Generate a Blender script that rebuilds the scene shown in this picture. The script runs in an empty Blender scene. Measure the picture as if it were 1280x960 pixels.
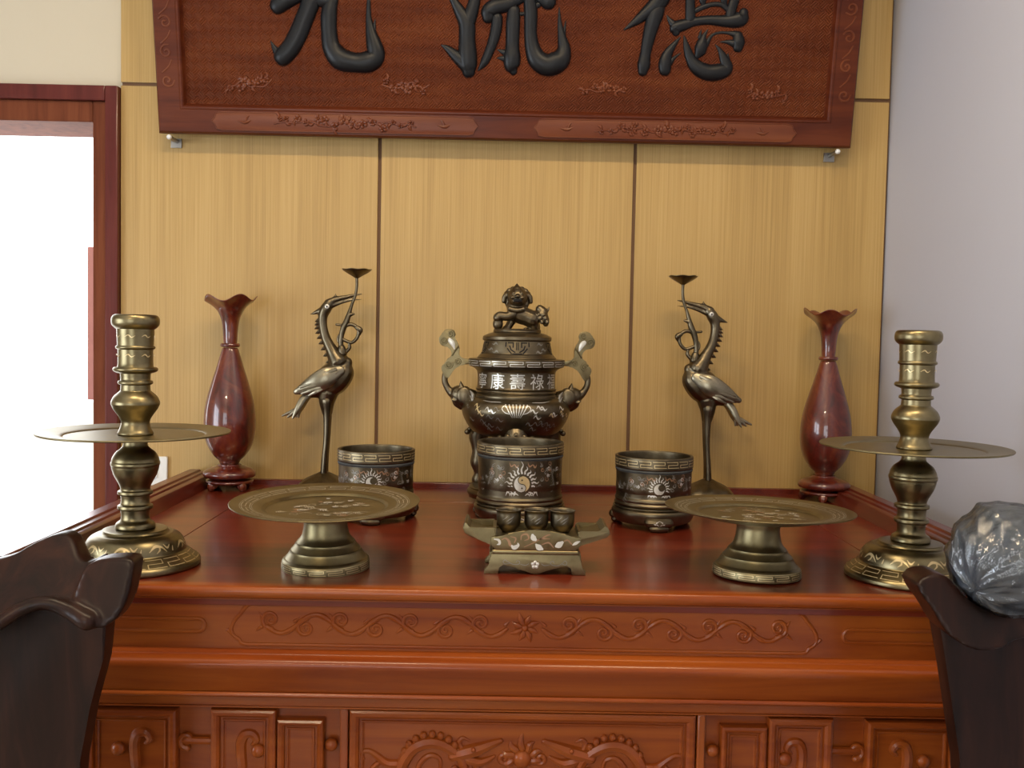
import bpy, bmesh, math, random
from mathutils import Vector, Matrix
import numpy as np

random.seed(7)
SC = bpy.context.scene
COL = SC.collection
PI = math.pi
TOP = 1.27                      # height of the altar top

# ---------------------------------------------------------------- camera
cam_d = bpy.data.cameras.new('camera')
cam = bpy.data.objects.new('camera', cam_d)
COL.objects.link(cam)
SC.camera = cam
cam_d.sensor_width = 36.0
cam_d.lens = 36.0 * 1230.0 / 1280.0
cam_d.clip_start = 0.02
def aim(o, loc, yaw, pitch, roll):
    f = Vector((math.sin(yaw) * math.cos(pitch), math.cos(yaw) * math.cos(pitch), -math.sin(pitch)))
    r = Vector((math.cos(yaw), -math.sin(yaw), 0))
    u = r.cross(f)
    r2 = r * math.cos(roll) + u * math.sin(roll)
    u2 = u * math.cos(roll) - r * math.sin(roll)
    m = Matrix((r2, u2, -f)).transposed().to_4x4()
    m.translation = Vector(loc)
    o.matrix_world = m
aim(cam, (-0.0354, -2.62, 1.6783), 0.0092, 0.0493, 0.02)

# ---------------------------------------------------------------- light
SC.view_settings.view_transform = 'Standard'
SC.view_settings.look = 'None'
SC.view_settings.gamma = 1.0
SC.view_settings.exposure = -0.65
SC.view_settings.use_curve_mapping = False
W = bpy.data.worlds.new('daylight')
SC.world = W
W.use_nodes = True
W.node_tree.nodes['Background'].inputs[0].default_value = (0.93, 0.97, 1.0, 1)
W.node_tree.nodes['Background'].inputs[1].default_value = 6.0

def area(name, loc, rot, sx, sy, power, col):
    d = bpy.data.lights.new(name, 'AREA')
    d.shape = 'RECTANGLE'; d.size = sx; d.size_y = sy; d.energy = power; d.color = col
    o = bpy.data.objects.new(name, d)
    COL.objects.link(o); o.location = loc; o.rotation_euler = rot
    return o
# daylight entering by the window of the left wall and by the window behind
area('window_daylight', (-3.18, -2.6, 1.45), (0, -PI / 2, 0), 1.5, 2.0, 66, (0.74, 0.85, 1.0))
area('window_daylight', (-1.2, -5.98, 1.55), (PI / 2, 0, 0), 2.0, 1.5, 20, (0.84, 0.91, 1.0))
area('door_daylight', (-1.75, 0.35, 1.2), (-PI / 2, 0, 0), 1.1, 2.0, 14, (0.93, 0.96, 1.0))

# ---------------------------------------------------------------- materials
def mat(name):
    m = bpy.data.materials.new(name); m.use_nodes = True
    nt = m.node_tree
    return m, nt, nt.nodes['Principled BSDF']
def lk(nt, a, b): nt.links.new(a, b)
def coords(nt, scale=(1, 1, 1), rot=(0, 0, 0), kind='Object'):
    tc = nt.nodes.new('ShaderNodeTexCoord'); mp = nt.nodes.new('ShaderNodeMapping')
    mp.inputs['Scale'].default_value = scale; mp.inputs['Rotation'].default_value = rot
    lk(nt, tc.outputs[kind], mp.inputs['Vector'])
    return mp.outputs['Vector']
def noise(nt, vec, scale, detail=4, rough=0.55, dist=0.0):
    n = nt.nodes.new('ShaderNodeTexNoise')
    n.inputs['Scale'].default_value = scale; n.inputs['Detail'].default_value = detail
    n.inputs['Roughness'].default_value = rough; n.inputs['Distortion'].default_value = dist
    lk(nt, vec, n.inputs['Vector'])
    return n.outputs['Fac']
def ramp(nt, fac, stops):
    r = nt.nodes.new('ShaderNodeValToRGB')
    while len(r.color_ramp.elements) < len(stops): r.color_ramp.elements.new(0.5)
    for e, (p, c) in zip(r.color_ramp.elements, stops): e.position = p; e.color = (*c, 1)
    lk(nt, fac, r.inputs[0])
    return r.outputs[0]
def bump(nt, bs, h, strength, dist):
    b = nt.nodes.new('ShaderNodeBump'); b.inputs['Strength'].default_value = strength; b.inputs['Distance'].default_value = dist
    lk(nt, h, b.inputs['Height']); lk(nt, b.outputs[0], bs.inputs['Normal'])
def mul(nt, a, b, op='MULTIPLY'):
    n = nt.nodes.new('ShaderNodeMath'); n.operation = op
    for i, v in enumerate((a, b)):
        if isinstance(v, (int, float)): n.inputs[i].default_value = v
        else: lk(nt, v, n.inputs[i])
    return n.outputs[0]

def wood(name, dark, mid, light, axis='x', grain=18, rough=0.35, coat=0.3, bstr=0.05, coat_rough=0.12, stretch=14, spec=0.18):
    m, nt, bs = mat(name)
    s = {'x': (1, stretch, stretch), 'y': (stretch, 1, stretch), 'z': (stretch, stretch, 1)}[axis]
    v = coords(nt, s)
    n = noise(nt, v, grain / stretch * 2.2, 7, 0.62, 0.7)
    c = ramp(nt, n, [(0.28, dark), (0.5, mid), (0.74, light)])
    lk(nt, c, bs.inputs['Base Color'])
    bs.inputs['Roughness'].default_value = rough
    bs.inputs['Coat Weight'].default_value = coat; bs.inputs['Coat Roughness'].default_value = coat_rough
    bs.inputs['Specular IOR Level'].default_value = spec
    bump(nt, bs, n, bstr, 0.01)
    return m
def metal(name, a, b, rough=0.3, scale=30, metallic=1.0, bstr=0.04):
    m, nt, bs = mat(name)
    n = noise(nt, coords(nt), scale, 6, 0.65, 0.4)
    lk(nt, ramp(nt, n, [(0.3, a), (0.7, b)]), bs.inputs['Base Color'])
    bs.inputs['Metallic'].default_value = metallic
    r = nt.nodes.new('ShaderNodeMapRange'); r.inputs['To Min'].default_value = rough - 0.07; r.inputs['To Max'].default_value = rough + 0.1
    lk(nt, n, r.inputs['Value']); lk(nt, r.outputs[0], bs.inputs['Roughness'])
    bump(nt, bs, noise(nt, coords(nt), scale * 4, 3), bstr, 0.002)
    return m
def plain(name, col, rough=0.5, metallic=0.0, var=0.06, scale=12, coat=0.0, spec=0.5):
    m, nt, bs = mat(name)
    n = noise(nt, coords(nt), scale, 5)
    lo = tuple(max(0, c * (1 - var)) for c in col); hi = tuple(min(1, c * (1 + var)) for c in col)
    lk(nt, ramp(nt, n, [(0.3, lo), (0.7, hi)]), bs.inputs['Base Color'])
    bs.inputs['Roughness'].default_value = rough; bs.inputs['Metallic'].default_value = metallic
    bs.inputs['Coat Weight'].default_value = coat; bs.inputs['Specular IOR Level'].default_value = spec
    return m
def glow(name, col, s):
    m, nt, bs = mat(name)
    bs.inputs['Base Color'].default_value = (*col, 1)
    bs.inputs['Emission Color'].default_value = (*col, 1); bs.inputs['Emission Strength'].default_value = s
    return m

def panel_wood():
    m, nt, bs = mat('tan_ash_veneer')
    fine = noise(nt, coords(nt, (260, 60, 2.2)), 1.0, 5, 0.6)
    broad = noise(nt, coords(nt, (9, 9, 0.5)), 1.0, 4, 0.5, 0.5)
    fac = mul(nt, mul(nt, fine, 0.6), mul(nt, broad, 0.4), 'ADD')
    lk(nt, ramp(nt, fac, [(0.3, (0.35, 0.215, 0.066)), (0.5, (0.48, 0.312, 0.105)), (0.7, (0.57, 0.385, 0.150))]), bs.inputs['Base Color'])
    bs.inputs['Roughness'].default_value = 0.42
    bump(nt, bs, fine, 0.08, 0.004)
    return m
def fret_wood():
    # plaque ground: fine diagonal key-fret carving, lines turning by 90 degrees from cell to cell
    m, nt, bs = mat('fret_carved_redwood')
    v = coords(nt, (1, 1, 1))
    sx = nt.nodes.new('ShaderNodeSeparateXYZ'); lk(nt, v, sx.inputs[0])
    x, z = sx.outputs[0], sx.outputs[2]
    a = mul(nt, x, z, 'ADD'); b = mul(nt, x, z, 'SUBTRACT')
    def wave(c): return mul(nt, mul(nt, mul(nt, c, 2 * PI / 0.0078), 0, 'ADD'), 0, 'SINE')
    ck = nt.nodes.new('ShaderNodeTexChecker'); ck.inputs['Scale'].default_value = 1.0
    cb = nt.nodes.new('ShaderNodeCombineXYZ')
    lk(nt, mul(nt, a, 1 / 0.024), cb.inputs[0]); lk(nt, mul(nt, b, 1 / 0.024), cb.inputs[1]); cb.inputs[2].default_value = 0.5
    lk(nt, cb.outputs[0], ck.inputs['Vector'])
    mx = nt.nodes.new('ShaderNodeMix'); mx.data_type = 'FLOAT'
    lk(nt, ck.outputs['Fac'], mx.inputs[0]); lk(nt, wave(a), mx.inputs[2]); lk(nt, wave(b), mx.inputs[3])
    h = mx.outputs[0]
    n = noise(nt, coords(nt, (2, 8, 8)), 2.2, 6, 0.6, 0.5)
    c = ramp(nt, n, [(0.3, (0.085, 0.017, 0.005)), (0.5, (0.125, 0.028, 0.008)), (0.72, (0.165, 0.042, 0.012))])
    lk(nt, c, bs.inputs['Base Color']); bs.inputs['Roughness'].default_value = 0.5; bs.inputs['Specular IOR Level'].default_value = 0.18
    bump(nt, bs, h, 0.8, 0.0013)
    return m
def burl():
    m, nt, bs = mat('polished_red_burl')
    n1 = noise(nt, coords(nt, (1, 1, 0.6)), 16, 7, 0.6, 2.2)
    c = ramp(nt, n1, [(0.3, (0.035, 0.005, 0.003)), (0.48, (0.105, 0.012, 0.006)), (0.62, (0.17, 0.034, 0.010)), (0.8, (0.09, 0.011, 0.006))])
    lk(nt, c, bs.inputs['Base Color']); bs.inputs['Roughness'].default_value = 0.28
    bs.inputs['Coat Weight'].default_value = 1.0; bs.inputs['Coat Roughness'].default_value = 0.05
    return m
def plaster(name, col):
    m, nt, bs = mat(name)
    n = noise(nt, coords(nt), 1.2, 4); f = noise(nt, coords(nt), 90, 3)
    lo = tuple(c * 0.96 for c in col)
    lk(nt, ramp(nt, n, [(0.3, lo), (0.7, col)]), bs.inputs['Base Color'])
    bs.inputs['Roughness'].default_value = 0.85
    bump(nt, bs, f, 0.05, 0.003)
    return m
def film():
    m, nt, bs = mat('crinkled_clear_film')
    n = noise(nt, coords(nt), 16, 5, 0.6, 1.2)
    tr = nt.nodes.new('ShaderNodeBsdfTransparent'); tr.inputs[0].default_value = (0.93, 0.95, 0.97, 1)
    gl = nt.nodes.new('ShaderNodeBsdfGlossy'); gl.inputs['Roughness'].default_value = 0.10
    lw = nt.nodes.new('ShaderNodeLayerWeight'); lw.inputs['Blend'].default_value = 0.35
    b = nt.nodes.new('ShaderNodeBump'); b.inputs['Strength'].default_value = 0.7; b.inputs['Distance'].default_value = 0.01
    lk(nt, n, b.inputs['Height']); lk(nt, b.outputs[0], gl.inputs['Normal']); lk(nt, b.outputs[0], lw.inputs['Normal'])
    mx = nt.nodes.new('ShaderNodeMixShader')
    lk(nt, mul(nt, mul(nt, lw.outputs['Fresnel'], 0.8), 0.05, 'ADD'), mx.inputs[0]); lk(nt, tr.outputs[0], mx.inputs[1]); lk(nt, gl.outputs[0], mx.inputs[2])
    lk(nt, mx.outputs[0], nt.nodes['Material Output'].inputs['Surface']); nt.nodes.remove(bs)
    return m

M = {
    'panel': panel_wood(),
    'groove': plain('dark_groove', (0.15, 0.078, 0.036), 0.7),
    'cream': plaster('cream_plaster', (0.66, 0.60, 0.47)),
    'grey': plaster('lilac_grey_paint', (0.51, 0.525, 0.61)),
    'ceil': plaster('white_ceiling', (0.78, 0.77, 0.74)),
    'floor': plain('pale_stone_floor', (0.42, 0.36, 0.30), 0.25, var=0.12, scale=3),
    'yard': plain('pale_concrete', (0.75, 0.75, 0.74), 0.8),
    'pink': plain('pink_render', (0.26, 0.10, 0.085), 0.8),
    'frame_dark': wood('maroon_door_casing', (0.075, 0.012, 0.010), (0.115, 0.020, 0.016), (0.15, 0.03, 0.02), 'z', 14, 0.35, 0.3),
    'frame_mid': wood('brown_door_frame', (0.11, 0.030, 0.014), (0.17, 0.050, 0.022), (0.22, 0.07, 0.03), 'z', 14, 0.6, 0.0, spec=0.1),
    'altar': wood('red_brown_lacquered_wood', (0.165, 0.026, 0.0035), (0.245, 0.050, 0.006), (0.33, 0.082, 0.010), 'x', 11, 0.38, 0.35, 0.02, 0.15),
    'altar_z': wood('red_brown_lacquered_wood_upright', (0.165, 0.026, 0.0035), (0.245, 0.050, 0.006), (0.33, 0.082, 0.010), 'z', 11, 0.34, 0.5, 0.03, 0.15),
    'altar_top': wood('deep_red_polished_top', (0.095, 0.012, 0.006), (0.15, 0.020, 0.008), (0.20, 0.032, 0.010), 'x', 9, 0.30, 0.6, 0.0, 0.17),
    'ledge': wood('deep_red_ledge', (0.075, 0.010, 0.006), (0.12, 0.018, 0.009), (0.17, 0.030, 0.013), 'y', 11, 0.32, 0.5, 0.02, 0.15),
    'plaque': wood('dark_redwood', (0.060, 0.010, 0.004), (0.100, 0.020, 0.006), (0.145, 0.034, 0.010), 'x', 12, 0.42, 0.15, 0.04, 0.2),
    'fret': fret_wood(),
    'carved': wood('polished_redwood_carving', (0.10, 0.020, 0.006), (0.155, 0.038, 0.011), (0.21, 0.060, 0.017), 'x', 12, 0.40, 0.12, 0.03, 0.3, 14, 0.3),
    'ink': plain('black_lacquer', (0.006, 0.007, 0.009), 0.38, var=0.2, spec=0.32),
    'rosewood': wood('dark_rosewood', (0.006, 0.003, 0.002), (0.018, 0.0065, 0.004), (0.042, 0.015, 0.008), 'z', 10, 0.34, 0.0, 0.04, 0.2, 6, 0.22),
    'brass': metal('aged_brass', (0.175, 0.142, 0.074), (0.275, 0.228, 0.125), 0.32, 22),
    'bronze': metal('dark_bronze', (0.12, 0.095, 0.060), (0.19, 0.155, 0.098), 0.36, 24),
    'plate': metal('olive_bronze', (0.19, 0.155, 0.080), (0.27, 0.225, 0.12), 0.38, 26),
    'crane': metal('brown_bronze', (0.10, 0.080, 0.050), (0.19, 0.155, 0.10), 0.30, 20),
    'crane_pale': metal('pale_bronze', (0.22, 0.19, 0.13), (0.36, 0.32, 0.23), 0.30, 30),  # paler bronze tone for wings, feathers and tail
    'ruyi': metal('khaki_bronze', (0.18, 0.145, 0.075), (0.26, 0.215, 0.115), 0.40, 30),
    'dark_in': plain('dark_grey_inside', (0.045, 0.050, 0.050), 0.7, var=0.3, scale=40),  # dark grey tone of the fill inside the pots
    'silver': plain('silver_inlay', (0.66, 0.65, 0.60), 0.30, 0.45, 0.1, 60),
    'gold': plain('gold_inlay', (0.66, 0.52, 0.27), 0.32, 0.45, 0.1, 60),
    'copper': plain('copper_inlay', (0.36, 0.21, 0.12), 0.35, 0.45, 0.1, 60),
    'dull': plain('tarnished_inlay', (0.26, 0.245, 0.21), 0.40, 0.45, 0.2, 60),
    'pale': plain('pale_brass_inlay', (0.50, 0.46, 0.36), 0.34, 0.45, 0.15, 60),
    'shade_pupil': plain('black_shade_and_pupil', (0.006, 0.006, 0.006), 0.9),  # black for pupils and for shade painted in lid openings and lion mouth
    'burl': burl(),
    'steel': plain('dull_steel', (0.35, 0.34, 0.32), 0.4, 1.0),
    'white': plain('white_plastic', (0.80, 0.82, 0.82), 0.4),
    'film': film(),
    'wrap_in': plain('slate_grey_padding', (0.095, 0.108, 0.125), 0.35, var=0.4, scale=18),
    'lamp': glow('lit_diffuser', (1.0, 0.80, 0.55), 6.0),
}

# ---------------------------------------------------------------- geometry helpers
def finish(bm, name, m, parent=None, smooth=True, angle=28, loc=None):
    bmesh.ops.recalc_face_normals(bm, faces=bm.faces)
    me = bpy.data.meshes.new(name)
    bm.to_mesh(me); bm.free()
    return link(me, name, m, parent, smooth, angle, loc)
def link(me, name, m, parent=None, smooth=True, angle=28, loc=None):
    if isinstance(m, str): m = M[m]
    me.materials.clear(); me.materials.append(m)
    if smooth:
        me.polygons.foreach_set('use_smooth', [True] * len(me.polygons))
        me.set_sharp_from_angle(angle=math.radians(angle))
    o = bpy.data.objects.new(name, me); COL.objects.link(o)
    if parent: o.parent = parent
    if loc: o.location = loc
    if name in ('dragon_inlay', 'bird_inlay', 'cloud_inlay', 'scroll_inlay', 'flower_inlay', 'apron_inlay', 'leaf_inlay', 'flame_inlay', 'key_inlay', 'foot_key_inlay', 'carved_blossom'): o['kind'] = 'stuff'
    return o
def thing(name, label, cat, loc=(0, 0, 0), rot=(0, 0, 0), group=None):
    o = bpy.data.objects.new(name, None); COL.objects.link(o)
    o.empty_display_size = 0.05
    o.location = loc; o.rotation_euler = rot
    o['label'] = label; o['category'] = cat
    if group: o['group'] = group
    return o
def tag(o, label, cat, group=None):
    o['label'] = label; o['category'] = cat
    if group: o['group'] = group
    return o
def struct(o, label=None):
    o['kind'] = 'structure'
    if label: o['label'] = label
    return o
def kids(o): return [c for c in COL.objects if c.parent == o]
def copy_tree(o, parent=None):
    c = o.copy(); COL.objects.link(c)
    if parent: c.parent = parent
    for ch in kids(o): copy_tree(ch, c)
    return c

def box(bm, x0, x1, y0, y1, z0, z1, bev=0.0, seg=2):
    vs = [bm.verts.new((x, y, z)) for x in (x0, x1) for y in (y0, y1) for z in (z0, z1)]
    idx = [(0, 1, 3, 2), (4, 6, 7, 5), (0, 4, 5, 1), (2, 3, 7, 6), (0, 2, 6, 4), (1, 5, 7, 3)]
    fs = [bm.faces.new([vs[i] for i in f]) for f in idx]
    if bev:
        es = list({e for f in fs for e in f.edges})
        bmesh.ops.bevel(bm, geom=es, offset=bev, segments=seg, affect='EDGES', profile=0.5)
def boxo(name, m, parent, *a, **k):
    bm = bmesh.new(); box(bm, *a, **k)
    return finish(bm, name, m, parent, angle=20)

def cr(pts, sub):
    """Catmull-Rom through tuples of any length"""
    P = [np.array(p, float) for p in pts]
    if len(P) < 3 or sub < 2: return [tuple(p) for p in P]
    out = []
    for i in range(len(P) - 1):
        p1, p2 = P[i], P[i + 1]
        p0 = P[i - 1] if i else 2 * p1 - p2
        p3 = P[i + 2] if i + 2 < len(P) else 2 * p2 - p1
        for k in range(sub):
            t = k / sub
            out.append(tuple(0.5 * ((2 * p1) + (-p0 + p2) * t + (2 * p0 - 5 * p1 + 4 * p2 - p3) * t * t + (-p0 + 3 * p1 - 3 * p2 + p3) * t ** 3)))
    out.append(tuple(P[-1]))
    return out
def prof(pts, sub=4):
    """profile list; None after a point marks a sharp corner there"""
    runs = [[]]
    for p in pts:
        if p is None: runs.append([runs[-1][-1]])
        else: runs[-1].append(p)
    out = []
    for r in runs:
        c = cr(r, sub)
        out += c if not out else c[1:]
    return out
def lathe(bm, pr, seg=72, fn=None):
    rings = []
    pr = [(max(0.0, a), b) for a, b in pr]
    for j, (r, z) in enumerate(pr):
        if r < 1e-5:
            rings.append([bm.verts.new((0, 0, z))]); continue
        ring = []
        for i in range(seg):
            a = 2 * PI * i / seg
            rr, zz = fn(j, a, r, z) if fn else (r, z)
            ring.append(bm.verts.new((rr * math.cos(a), rr * math.sin(a), zz)))
        rings.append(ring)
    for A, B in zip(rings, rings[1:]):
        n = max(len(A), len(B))
        for i in range(n):
            q = []
            for v in (A[i % len(A)], A[(i + 1) % len(A)], B[(i + 1) % len(B)], B[i % len(B)]):
                if v not in q: q.append(v)
            if len(q) > 2:
                try: bm.faces.new(q)
                except ValueError: pass
def latheo(name, m, parent, pts, sub=4, seg=72, fn=None, angle=38):
    bm = bmesh.new(); lathe(bm, prof(pts, sub), seg, fn)
    return finish(bm, name, m, parent, angle=angle)

def tube(bm, pts, rad, rb=None, up=None, seg=10, sub=4, cap=True):
    """round or oval sweep; rad per point; rb = ratio of the second half axis, laid along 'up'"""
    if not hasattr(rad, '__len__'): rad = [rad] * len(pts)
    C = cr([tuple(p) + (r,) for p, r in zip(pts, rad)], sub)
    P = [Vector(c[:3]) for c in C]; Rr = [max(c[3], 1e-4) for c in C]
    Tn = []
    for i in range(len(P)):
        d = P[min(i + 1, len(P) - 1)] - P[max(i - 1, 0)]
        Tn.append(d.normalized() if d.length > 1e-9 else Vector((0, 0, 1)))
    if cap:
        t0, t1 = Tn[0], Tn[-1]
        pre = [(P[0] - t0 * Rr[0] * k, Rr[0] * s, t0) for k, s in ((0.92, 0.38), (0.7, 0.71), (0.38, 0.92))]
        post = [(P[-1] + t1 * Rr[-1] * k, Rr[-1] * s, t1) for k, s in ((0.38, 0.92), (0.7, 0.71), (0.92, 0.38))]
        P = [q[0] for q in pre] + P + [q[0] for q in post]
        Rr = [q[1] for q in pre] + Rr + [q[1] for q in post]
        Tn = [q[2] for q in pre] + Tn + [q[2] for q in post]
    upv = Vector(up) if up else None
    n = None; rings = []
    for p, r, t in zip(P, Rr, Tn):
        if upv is not None:
            n = upv - t * upv.dot(t)
        else:
            if n is None: n = Vector((0, 0, 1)) if abs(t.z) < 0.9 else Vector((1, 0, 0))
            n = n - t * n.dot(t)
        if n.length < 1e-6: n = t.orthogonal()
        n.normalize(); b = t.cross(n)
        k = 1.0 if rb is None else rb
        rings.append([bm.verts.new(p + b * (math.cos(2 * PI * i / seg) * r) + n * (math.sin(2 * PI * i / seg) * r * k)) for i in range(seg)])
    for A, B in zip(rings, rings[1:]):
        for i in range(seg):
            bm.faces.new((A[i], A[(i + 1) % seg], B[(i + 1) % seg], B[i]))
    bm.faces.new(rings[0][::-1]); bm.faces.new(rings[-1])
def ball(bm, c, r, u=16, v=10, rot=None):
    m = Matrix.Translation(Vector(c))
    if rot: m = m @ Matrix.Rotation(rot[1], 4, rot[0])
    rx = r if hasattr(r, '__len__') else (r, r, r)
    m = m @ Matrix.Diagonal((*rx, 1))
    bmesh.ops.create_uvsphere(bm, u_segments=u, v_segments=v, radius=1, matrix=m)
def remeshed(bm, name, m, parent, voxel, smooth=4, angle=180):
    """fuse overlapping solids into one continuous skin"""
    bmesh.ops.recalc_face_normals(bm, faces=bm.faces)
    me = bpy.data.meshes.new('temp'); bm.to_mesh(me); bm.free()
    o = bpy.data.objects.new('temp', me); COL.objects.link(o)
    r = o.modifiers.new('r', 'REMESH'); r.mode = 'VOXEL'; r.voxel_size = voxel
    if smooth:
        s = o.modifiers.new('s', 'SMOOTH'); s.factor = 0.5; s.iterations = smooth
    dg = bpy.context.evaluated_depsgraph_get()
    me2 = bpy.data.meshes.new_from_object(o.evaluated_get(dg))
    bpy.data.objects.remove(o); bpy.data.meshes.remove(me)
    me2.name = name
    return link(me2, name, m, parent, True, angle)
def extrude_poly(bm, pts, y0, y1, bev=0.0):
    """outline in x,z pushed through y"""
    A = [bm.verts.new((x, y0, z)) for x, z in pts]; B = [bm.verts.new((x, y1, z)) for x, z in pts]
    n = len(pts)
    f1 = bm.faces.new(A); f2 = bm.faces.new(B[::-1])
    for i in range(n): bm.faces.new((A[i], B[i], B[(i + 1) % n], A[(i + 1) % n]))
    if bev:
        es = list(f1.edges)
        bmesh.ops.bevel(bm, geom=es, offset=bev, segments=2, affect='EDGES', profile=0.5)
def moulding(name, m, parent, pr, a0, a1, along='x', sub=1):
    """profile (outward, z) swept straight along x (outward = -y) or along y (outward = x)"""
    bm = bmesh.new(); pr = prof(pr, sub) if sub > 1 else [p for p in pr if p]
    n = 1
    R = []
    for k in (a0, a1):
        R.append([bm.verts.new((k, o, z) if along == 'x' else (o, k, z)) for o, z in pr])
    L = len(pr)
    for i in range(L): bm.faces.new((R[0][i], R[0][(i + 1) % L], R[1][(i + 1) % L], R[1][i]))
    bm.faces.new(R[0][::-1]); bm.faces.new(R[1])
    return finish(bm, name, m, parent, angle=32)

class Surf:
    """surface of revolution: (angle, arc length) -> point lifted off the profile"""
    def __init__(s, pr):
        s.p = np.array(pr); d = np.hypot(*np.diff(s.p, axis=0).T); s.s = np.concatenate([[0], np.cumsum(d)])
    def at_z(s, z): return float(np.interp(z, s.p[:, 1], s.s)) if s.p[-1, 1] > s.p[0, 1] else float(np.interp(-z, -s.p[:, 1], s.s))
    def at_r(s, r): return float(np.interp(r, s.p[:, 0], s.s)) if s.p[-1, 0] > s.p[0, 0] else float(np.interp(-r, -s.p[:, 0], s.s))
    def pt(s, a, t, lift):
        r = np.interp(t, s.s, s.p[:, 0]); z = np.interp(t, s.s, s.p[:, 1]); e = 1e-3
        t0, t1 = max(t - e, 0), min(t + e, s.s[-1])
        dr = np.interp(t1, s.s, s.p[:, 0]) - np.interp(t0, s.s, s.p[:, 0]); dz = np.interp(t1, s.s, s.p[:, 1]) - np.interp(t0, s.s, s.p[:, 1])
        L = math.hypot(dr, dz) or 1; nr, nz = dz / L, -dr / L
        if s.flip: nr, nz = -nr, -nz
        r += nr * lift; z += nz * lift
        return (r * math.cos(a), r * math.sin(a), z)
    flip = False
def ribbon(bm, fn, pts, w, sub=5, step=None):
    """flat inlaid line: pts in 2D, w per point, fn maps 2D -> 3D"""
    if not hasattr(w, '__len__'): w = [w] * len(pts)
    C = cr([tuple(p) + (k,) for p, k in zip(pts, w)], sub)
    if step:
        D = [C[0]]
        for a, b in zip(C, C[1:]):
            n = max(1, int(math.hypot(b[0] - a[0], b[1] - a[1]) / step))
            D += [tuple(np.array(a) + (np.array(b) - np.array(a)) * k / n) for k in range(1, n + 1)]
        C = D
    prev = None
    for i, c in enumerate(C):
        a, b = C[max(i - 1, 0)], C[min(i + 1, len(C) - 1)]
        dx, dy = b[0] - a[0], b[1] - a[1]; L = math.hypot(dx, dy) or 1
        nx, ny = -dy / L * c[2] / 2, dx / L * c[2] / 2
        q = (bm.verts.new(fn(c[0] + nx, c[1] + ny)), bm.verts.new(fn(c[0] - nx, c[1] - ny)))
        if prev: bm.faces.new((prev[0], q[0], q[1], prev[1]))
        prev = q
def seg_line(bm, fn, pts, w, step=0.006):
    """angular line: each straight run its own strip with square ends"""
    for (x0, y0), (x1, y1) in zip(pts, pts[1:]):
        d = math.hypot(x1 - x0, y1 - y0); ex, ey = (x1 - x0) / d * w / 2, (y1 - y0) / d * w / 2
        n = max(1, int(d / step))
        a, b = np.array((x0 - ex, y0 - ey)), np.array((x1 + ex, y1 + ey))
        ribbon(bm, fn, [tuple(a + (b - a) * k / n) for k in range(n + 1)], w, 1)
KEY = [(0.0, 1), (0.84, 1), (0.84, 0.5), (0.10, 0.5), (0.10, 0), (0.94, 0)]
def key_band(name, m, parent, surf, s0, s1, n, w, R, lift=0.0005, a0=0.0, border=True):
    """meander band round a turned body, between arc lengths s0 and s1, R = radius used for width"""
    bm = bmesh.new(); h = s1 - s0; per = 2 * PI / n * R
    fn = lambda u, v: surf.pt(u / R + a0, s0 + v, lift)
    for i in range(n):
        seg_line(bm, fn, [((i + x) * per, y * h) for x, y in KEY], w)
    if border:
        for off in (-2.2 * w, h + 2.2 * w):
            k = 96
            ribbon(bm, fn, [(j * n * per / k, off) for j in range(k + 1)], w * 0.5, 1)
    return finish(bm, name, m, parent, smooth=False)
def spiral(c, r0, r1, a0, turns, n=14):
    return [(c[0] + (r0 + (r1 - r0) * k / n) * math.cos(a0 + turns * 2 * PI * k / n), c[1] + (r0 + (r1 - r0) * k / n) * math.sin(a0 + turns * 2 * PI * k / n)) for k in range(n + 1)]

# ================================================================ THE ROOM
XL, XR, YR, ZC = -3.2, 0.975, -6.0, 3.3
struct(boxo('floor', 'floor', None, XL - .2, XR + .2, YR - .2, 0.2, -0.12, 0.0), 'pale stone floor of the room')
struct(boxo('ceiling', 'ceil', None, XL - .2, XR + .2, YR - .2, 0.2, ZC, ZC + 0.1), 'white plaster ceiling')
DX0, DX1, DZ = -2.08, -1.12, 2.214     # clear opening inside the frame
bm = bmesh.new()
box(bm, XL, DX0 - .02, 0.02, 0.2, 0, ZC)
box(bm, DX0 - .02, DX1 + .02, 0.02, 0.2, DZ + .03, ZC)
box(bm, DX1 + .02, XR, 0.02, 0.2, 0, ZC)
wall_back = struct(finish(bm, 'wall_back', 'cream', None, smooth=False), 'cream back wall faced with tan wood panels')
bm = bmesh.new(); box(bm, XR, XR + 0.15, YR, 0.2, 0, ZC)
struct(finish(bm, 'wall_right', 'grey', None, smooth=False), 'plain lilac-grey painted side wall')
bm = bmesh.new()
wy0, wy1, wz0, wz1 = -3.6, -1.6, 0.7, 2.2
box(bm, XL - .15, XL, YR, wy0, 0, ZC); box(bm, XL - .15, XL, wy1, 0.2, 0, ZC)
box(bm, XL - .15, XL, wy0, wy1, 0, wz0); box(bm, XL - .15, XL, wy0, wy1, wz1, ZC)
struct(finish(bm, 'wall_left', 'cream', None, smooth=False), 'cream plaster wall with a window')
bm = bmesh.new()
box(bm, XL, -2.2, YR - .15, YR, 0, ZC); box(bm, -0.2, XR, YR - .15, YR, 0, ZC)
box(bm, -2.2, -0.2, YR - .15, YR, 0, 0.8); box(bm, -2.2, -0.2, YR - .15, YR, 2.3, ZC)
struct(finish(bm, 'wall_rear', 'cream', None, smooth=False), 'cream plaster wall with a wide window')

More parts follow.
